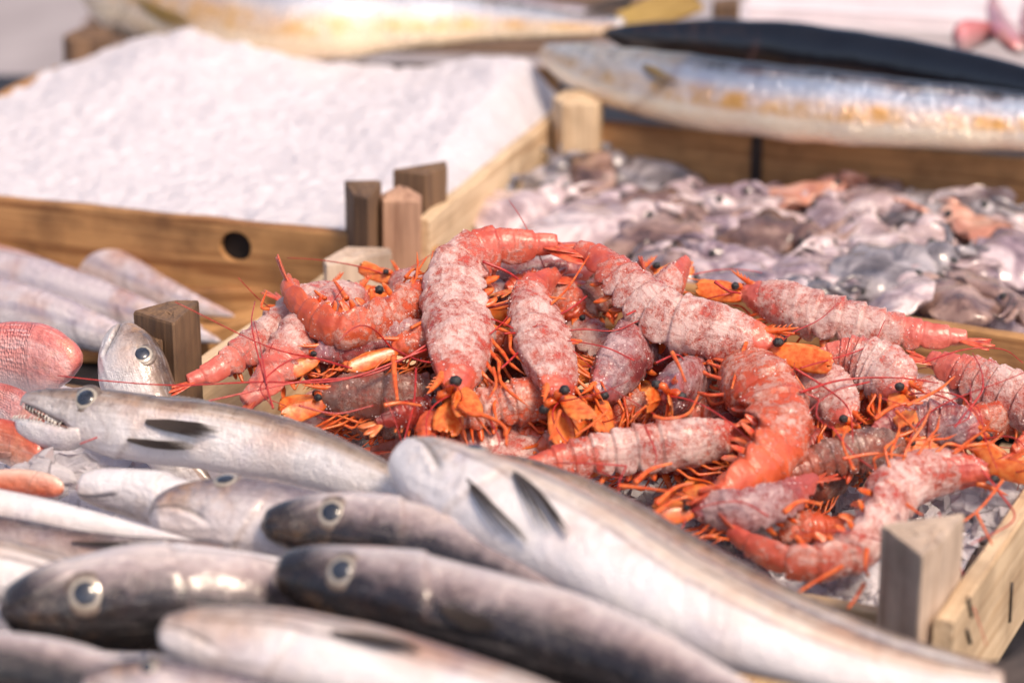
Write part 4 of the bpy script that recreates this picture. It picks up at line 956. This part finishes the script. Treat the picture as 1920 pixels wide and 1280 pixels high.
    if fan:
        pt, Tt, Dt, St = pos[-1], T[-1], D[-1], S[-1]; rt = rm * .60
        for k, (sp, up_, ln, wd) in enumerate([(0, .12, 2.1, .26), (-.34, 0, 2.3, .42), (.34, 0, 2.3, .42), (-.7, -.12, 2.1, .40), (.7, -.12, 2.1, .40)]):
            sp *= short
            d_ = nrm(Tt + St * sp + Dt * up_); q = np.linspace(0, 1, 14)
            Pb = pt - Tt * rt * .5 + St * np.sign(sp) * rt * .15 + d_ * (rt * ln * q)[:, None] - Dt * (rt * .25 * q ** 2)[:, None]
            w_ = rt * wd * np.interp(q, [0, .2, .6, .88, 1], [.55, .9, 1, .7, .15])
            mb = MB(); mb.blade(Pb, w_, nrm(Dt - d_ * (Dt @ d_)), .0006, 9, .18); part(mb, 'telson' if k == 0 else 'tail_blade', M[tailmat], root)
    return root

def feeler(root, pts, r=.00065, surf='PR', lift=2.0, mat='antenna'):
    P = [at(p[0], p[1], surf, lift + (p[2] if len(p) > 2 else 0)) for p in pts]; q = np.linspace(0, 1, 36)
    mb = MB(); mb.tube(spline(P, q)[0], r * (1.1 - .6 * q) * (1.0 if mat == 'antenna' else .72), 6); part(mb, 'antenna' if mat == 'antenna' else 'leg', M[mat], root)

# buried ones first
k_ = 0
for (x, y) in [(560, 700), (640, 770), (760, 720), (740, 790), (880, 790), (930, 690), (980, 800), (1090, 800), (1180, 780), (1150, 640), (1280, 790), (1390, 800), (1500, 820), (1340, 700), (1580, 880), (1480, 960), (1690, 830), (1800, 760), (1400, 900), (1270, 880), (1130, 570), (1000, 540), (700, 600), (860, 610), (1650, 770), (1850, 800), (620, 620), (1240, 660), (960, 850), (880, 840), (1050, 830), (800, 800)]:
    an = random.uniform(-.9, .9) + (math.pi if random.random() < .5 else 0); ln = 135; cx, cy = math.cos(an) * ln, math.sin(an) * ln * .55
    cv = random.uniform(-30, 30)
    sh = random.choice(['p_red', 'p_purple', 'p_brown', 'p_deep', 'p_red', 'p_pink'])
    lb = '%s prawn buried low in the %s of the heap, %s' % ({'p_red': 'red', 'p_purple': 'purplish', 'p_brown': 'brownish', 'p_deep': 'dark red', 'p_pink': 'pink'}[sh], 'far left' if x < 680 else 'left' if x < 900 else 'centre' if x < 1200 else 'right' if x < 1500 else 'far right', 'towards the back' if y < 680 else 'halfway down' if y < 790 else 'near the front foot')
    prawn(lb, [(x - cx, y - cy), (x - cx * .4, y - cy * .4 + cv), (x + cx * .3, y + cy * .3 + cv), (x + cx, y + cy, -1)], random.uniform(40, 50), 1 if cx > 0 else -1, random.uniform(-20, 40), sh, lift=-3.4 + random.uniform(-.6, .6), detail=.6, crystals=60, ant=1, group='prawns buried low in the heap', fan=True)

pr = {}
pr[24] = prawn('frosted prawn at the back left of the heap with upright orange legs', [(735, 520), (770, 545), (830, 560), (900, 560)], 40, 1, 20, 'p_pink', -2.6)
pr[9] = prawn('pale pink prawn at the far left, tail tip against the left crate board', [(640, 545, -1), (575, 580), (510, 632), (440, 680), (385, 708), (352, 718)], 46, -1, 10, 'p_pink', -1.0, ant=0, fan=True, short=.3)
pr[10] = prawn('broad frosted prawn at the left slanting down to the hake', [(690, 560, -2.5), (640, 585, -1), (580, 632), (530, 690), (490, 735), (462, 760, -.5)], 62, -1, 15, 'p_pink', .2, ant=0, fan=True, short=.4)
pr[25] = prawn('brownish frosted prawn lying under the amber-scaled heads', [(600, 750), (660, 745), (740, 748), (830, 738), (920, 730)], 50, 1, 10, 'p_brown', -.6, ant=1)
pr[7] = prawn('prawn with black eye and amber scales pointing left over the heap', [(588, 668), (640, 655), (710, 640), (790, 628), (870, 625, -1)], 40, 1, 10, 'p_purple', .9, ant=2, scale_len=1.0)
pr[8] = prawn('prawn with long translucent amber scales below the curled tail', [(735, 655), (790, 645), (850, 635), (920, 640, -1), (990, 660, -2)], 40, 1, 5, 'p_red', 1.6, eyes=False, scale_len=1.4, ant=1)
pr[1] = prawn('prawn at the upper left with its red tail curled up', [(905, 590, -5), (850, 574, -4), (790, 568, -2.2), (715, 590, -.6), (645, 610), (595, 588), (558, 556), (540, 528)], 52, 1, 0, 'p_red', 3.4, ant=0, tailmat='tail')
pr[11] = prawn('red prawn low in the centre with its tail curled under', [(1075, 745, -1), (1010, 752), (940, 765), (880, 778), (838, 785), (810, 800), (800, 830)], 50, -1, 5, 'p_red', .2, ant=0)
pr[27] = prawn('orange prawn tail fan sticking out just above the white hake', [(850, 770, -2), (790, 775, -1), (740, 785), (705, 795)], 34, -1, 30, 'p_deep', 1.2, eyes=False, ant=0, scales=False, tailmat='tail_o', rost=False)
pr[12] = prawn('frosted prawn lying level along the back of the white-bellied hake', [(1400, 818), (1340, 828), (1260, 838), (1180, 850), (1090, 862), (1010, 880), (960, 900)], 54, -1, 15, 'p_frost', .2, ant=1)
pr[26] = prawn('wet dark red prawn between the two arching frosted ones', [(1085, 600, -1), (1060, 570), (1030, 545), (985, 535), (950, 545)], 40, -1, 0, 'p_red', -1.2, ant=0, tailmat='tail_o')
pr[20] = prawn('prawn tail pointing straight up behind the heap', [(1170, 690, -3), (1190, 650, -2), (1215, 605, -1), (1245, 550), (1270, 515), (1286, 492)], 52, 1, 60, 'p_frost', -.6, eyes=False, ant=0, legs=False, fan=False, scales=False, rost=False)
pr[21] = prawn('thin red prawn tail at the back beside the upright one', [(1290, 640, -3), (1260, 590, -2), (1230, 550, -1), (1208, 510)], 32, 1, 0, 'p_red', -1.6, eyes=False, ant=0, legs=False, scales=False, rost=False, short=.3)
pr[5] = prawn('purple-grey prawn head facing down with two black eyes', [(1118, 752), (1145, 712), (1178, 668), (1205, 620, -1), (1215, 570, -2)], 58, 1, 35, 'p_purple', .4, ant=1)
pr[6] = prawn('prawn head pointing at the viewer, round and hollow looking', [(1250, 742, 2.6), (1262, 732, .6), (1290, 722, -2.0), (1330, 712, -4.5), (1370, 705, -7)], 60, 1, 25, 'p_purple', .6, s0=RGT, ant=1, scale_len=.6)
pr[4] = prawn('frosted prawn hanging head down in the centre of the heap', [(1048, 752), (1040, 705), (1022, 650), (1004, 595), (1005, 550, -.6), (1040, 520, -1.5)], 64, 1, 48, 'p_frost', 2.4, ant=2, scale_len=.8)
pr[2] = prawn('frosted prawn arching over the top left, head hanging down', [(850, 738), (862, 690), (868, 625), (858, 560), (868, 505), (920, 472), (990, 466), (1045, 463)], 72, 1, 22, 'p_frost', 3.0, ant=2, scale_len=.65)
pr[3] = prawn('frosted prawn sloping right from the top, amber scales at its head', [(1455, 650), (1390, 640), (1310, 622), (1240, 600), (1185, 555), (1140, 510), (1110, 484), (1080, 470)], 62, -1, 8, 'p_frost', 2.8, ant=1, scale_len=1.1)
pr[13] = prawn('bent prawn with scalloped shell edge and bright red tail', [(1395, 660, -2), (1408, 712), (1440, 762), (1452, 815), (1420, 865), (1372, 905), (1330, 935)], 76, 1, 10, 'p_red', 1.8, ant=0, eyes=False, scales=False, legmat='limb_red', rost=False)
pr[14] = prawn('prawn head with round black eye at the foot of the heap', [(1292, 955), (1340, 958), (1400, 960), (1470, 940, -1), (1530, 900, -2)], 46, 1, 12, 'p_purple', 2.0, ant=1)
pr[16] = prawn('straight frosted prawn lying along the back board at the right', [(1388, 548), (1440, 566), (1510, 590), (1590, 610), (1670, 626), (1750, 636), (1812, 637)], 52, 1, 8, 'p_pink', -2.2, ant=2)
pr[18] = prawn('pink prawn at the right edge under the straight one', [(2010, 815), (1950, 775), (1880, 740), (1820, 712), (1770, 690), (1740, 676)], 58, -1, 15, 'p_pink', -1.4, ant=0)
pr[19] = prawn('frosted prawn head angled down beside the bent red one', [(1588, 800), (1568, 765), (1540, 728), (1508, 695), (1480, 670, -1)], 56, -1, 30, 'p_pink', -.2, ant=1)
pr[17] = prawn('bent frosted prawn with black eye and amber scales at the right', [(1690, 742), (1668, 712), (1635, 690), (1595, 676), (1560, 672), (1535, 674)], 60, -1, 20, 'p_pink', .9, ant=2, fan=False, scale_len=1.1)
pr[22] = prawn('greyish prawn head with black eye at the right above the curled prawn', [(1838, 826), (1790, 805), (1735, 795), (1680, 800), (1630, 820)], 48, -1, 20, 'p_purple', -.2, ant=2)
pr[23] = prawn('red prawn tail cut by the right edge', [(2020, 800, -1), (1970, 815), (1930, 835), (1900, 850)], 40, -1, 10, 'p_red', .6, ant=0, eyes=False, scales=False, legs=False, rost=False)
pr[31] = prawn('jumbled red prawn between the bent one and the curled one', [(1700, 835), (1640, 845), (1570, 860), (1500, 885), (1450, 905)], 46, -1, 10, 'p_brown', -.4, ant=2, legmat='limb_red')
pr[15] = prawn('U-curled prawn at the lower right beside the pale post', [(1862, 886), (1800, 878), (1730, 885), (1672, 920), (1640, 975), (1600, 1022), (1530, 1045), (1455, 1035), (1400, 1008), (1372, 990)], 58, 1, 0, 'p_frost', 1.4, ant=2, short=.5)

# long feelers and loose legs that the photograph shows
for idx, pts, rr in [
    (7, [(812, 640, 1), (700, 700), (560, 716), (420, 745), (300, 775), (150, 832, .5)], .0007),
    (7, [(800, 655, 1), (640, 712), (480, 716), (330, 722), (200, 714), (108, 704, .5)], .0006),
    (7, [(660, 690), (560, 670), (490, 720), (510, 762, .5)], .0006),
    (10, [(512, 765, .6), (490, 690), (472, 610), (478, 565, -1)], .0006),
    (10, [(500, 720, .6), (488, 650), (476, 600, -1)], .0005),
    (2, [(905, 490, 1), (960, 515), (1000, 555)], .0009),
    (2, [(820, 590, 1), (900, 580), (970, 565)], .0011),
    (4, [(940, 690, 1), (1000, 640), (1080, 618), (1150, 620), (1200, 600)], .0006),
    (4, [(980, 628, 1), (1030, 600), (1075, 575), (1100, 555)], .0009),
    (4, [(945, 625, 1), (1010, 625), (1070, 655), (1110, 690)], .0005),
    (3, [(1175, 590, 1), (1220, 570), (1250, 560)], .0006),
    (3, [(1240, 600, 1), (1310, 615), (1370, 612)], .0006),
    (6, [(1230, 680, 1), (1270, 665), (1292, 690)], .0006),
    (17, [(1500, 735, 1), (1580, 712), (1680, 708), (1760, 718)], .0007),
    (17, [(1490, 690, 1), (1545, 725), (1590, 765), (1600, 830)], .0006),
    (16, [(1500, 690, .5), (1625, 650), (1660, 600)], .0005),
    (16, [(1340, 528, .5), (1365, 545), (1390, 550)], .0010),
    (18, [(1730, 680, 1), (1810, 655), (1880, 655), (1918, 680)], .0005),
    (15, [(1840, 880, 1), (1880, 930), (1900, 975), (1820, 1020)], .0006),
    (15, [(1760, 960, 1), (1800, 1060), (1830, 1150), (1850, 1210)], .0004),
    (22, [(1790, 800, 1), (1830, 760), (1850, 830), (1870, 880)], .0005),
    (12, [(1210, 800, 1), (1230, 850), (1225, 880)], .0005),
    (11, [(780, 690, 1), (775, 760), (750, 850)], .0006),
    (25, [(560, 760, 1), (630, 775), (700, 760)], .0006),
    (19, [(1560, 800, 1), (1600, 850), (1640, 880)], .0006)]:
    feeler(pr[idx], pts, rr, lift=3.2)
for idx, pts, rr in [
    (24, [(770, 530), (785, 505), (800, 482)], .0014), (24, [(790, 525), (812, 500), (838, 478)], .0013), (24, [(800, 535), (806, 505), (812, 470)], .0012), (24, [(760, 520), (775, 505), (790, 510)], .0016),
    (2, [(770, 615), (830, 585), (890, 580), (960, 562)], .0013), (2, [(850, 690), (858, 720), (850, 755)], .0016), (2, [(925, 690), (930, 720), (918, 745)], .0014),
    (4, [(960, 600), (1010, 585), (1060, 545), (1105, 478)], .0013), (4, [(945, 610), (1000, 560), (1060, 560)], .0015),
    (3, [(1400, 640), (1385, 680), (1372, 728)], .0017), (3, [(1330, 625), (1370, 615), (1440, 622), (1490, 625)], .0018),
    (5, [(1050, 770), (1040, 800), (1030, 825)], .0014), (5, [(1140, 770), (1110, 795), (1080, 815)], .0013),
    (6, [(1260, 660, 2), (1275, 690, 2), (1285, 715, 2)], .0016), (6, [(1225, 780, 2), (1250, 785, 2), (1290, 775, 2), (1310, 740, 2)], .0014),
    (17, [(1640, 785), (1680, 760), (1730, 755)], .0018), (17, [(1700, 760), (1760, 730), (1790, 705)], .0015), (17, [(1680, 770), (1710, 800), (1725, 820)], .0014),
    (12, [(1190, 905), (1220, 880), (1260, 868)], .0022), (12, [(1160, 910), (1210, 915), (1250, 920)], .0016),
    (14, [(1230, 945), (1265, 915), (1300, 905)], .0022), (14, [(1225, 965), (1260, 940), (1295, 930)], .0018),
    (15, [(1625, 1030), (1622, 1060), (1628, 1080)], .0020), (15, [(1580, 1060), (1520, 1095), (1475, 1125)], .0015), (15, [(1620, 1095), (1605, 1120), (1590, 1140)], .0016), (15, [(1700, 945), (1720, 960), (1730, 965)], .0014), (15, [(1830, 960), (1850, 1000), (1860, 1020)], .0012), (15, [(1880, 900), (1840, 950), (1790, 990)], .0012),
    (11, [(860, 760), (880, 775), (910, 780), (945, 800), (950, 835)], .0022), (25, [(738, 670), (740, 710), (745, 750)], .0026), (25, [(720, 760), (750, 755), (790, 760)], .0018),
    (9, [(505, 580), (490, 575), (500, 545)], .0013), (1, [(650, 560), (640, 545), (628, 528)], .0024), (1, [(610, 560), (598, 552), (590, 545)], .0020),
    (31, [(1580, 860), (1640, 850), (1700, 855)], .0014), (31, [(1600, 880), (1580, 830), (1590, 800)], .0014), (31, [(1470, 960), (1500, 940), (1540, 945)], .0022)]:
    feeler(pr[idx], pts, rr, lift=3.6, mat='limb')

ks = [k for k in pr if k not in (20, 21, 23, 27, 13)]
for q in range(20):
    k = random.choice(ks); R0 = np.array(ORG[pr[k].name]); d = R0 - CAM; dep = d @ FWD
    px, py = 960 + FPX * (d @ RGT) / dep, 640 - FPX * (d @ UPV) / dep
    px = min(max(px, 520), 1820); an = random.uniform(0, 6.28); ln = random.uniform(80, 210); cv = random.uniform(-70, 70)
    ax_, ay = math.cos(an) * ln, math.sin(an) * ln * .5
    pts = [(px, py - 10, 0), (px + ax_ * .35 - ay * cv / 160, py - 10 + ay * .35 + ax_ * cv / 400, .6), (px + ax_ * .7 - ay * cv / 200, py - 10 + ay * .7 + ax_ * cv / 500, .5), (px + ax_, py - 10 + ay, -.3)]
    feeler(pr[k], pts, random.uniform(.00035, .0006), lift=3.4)
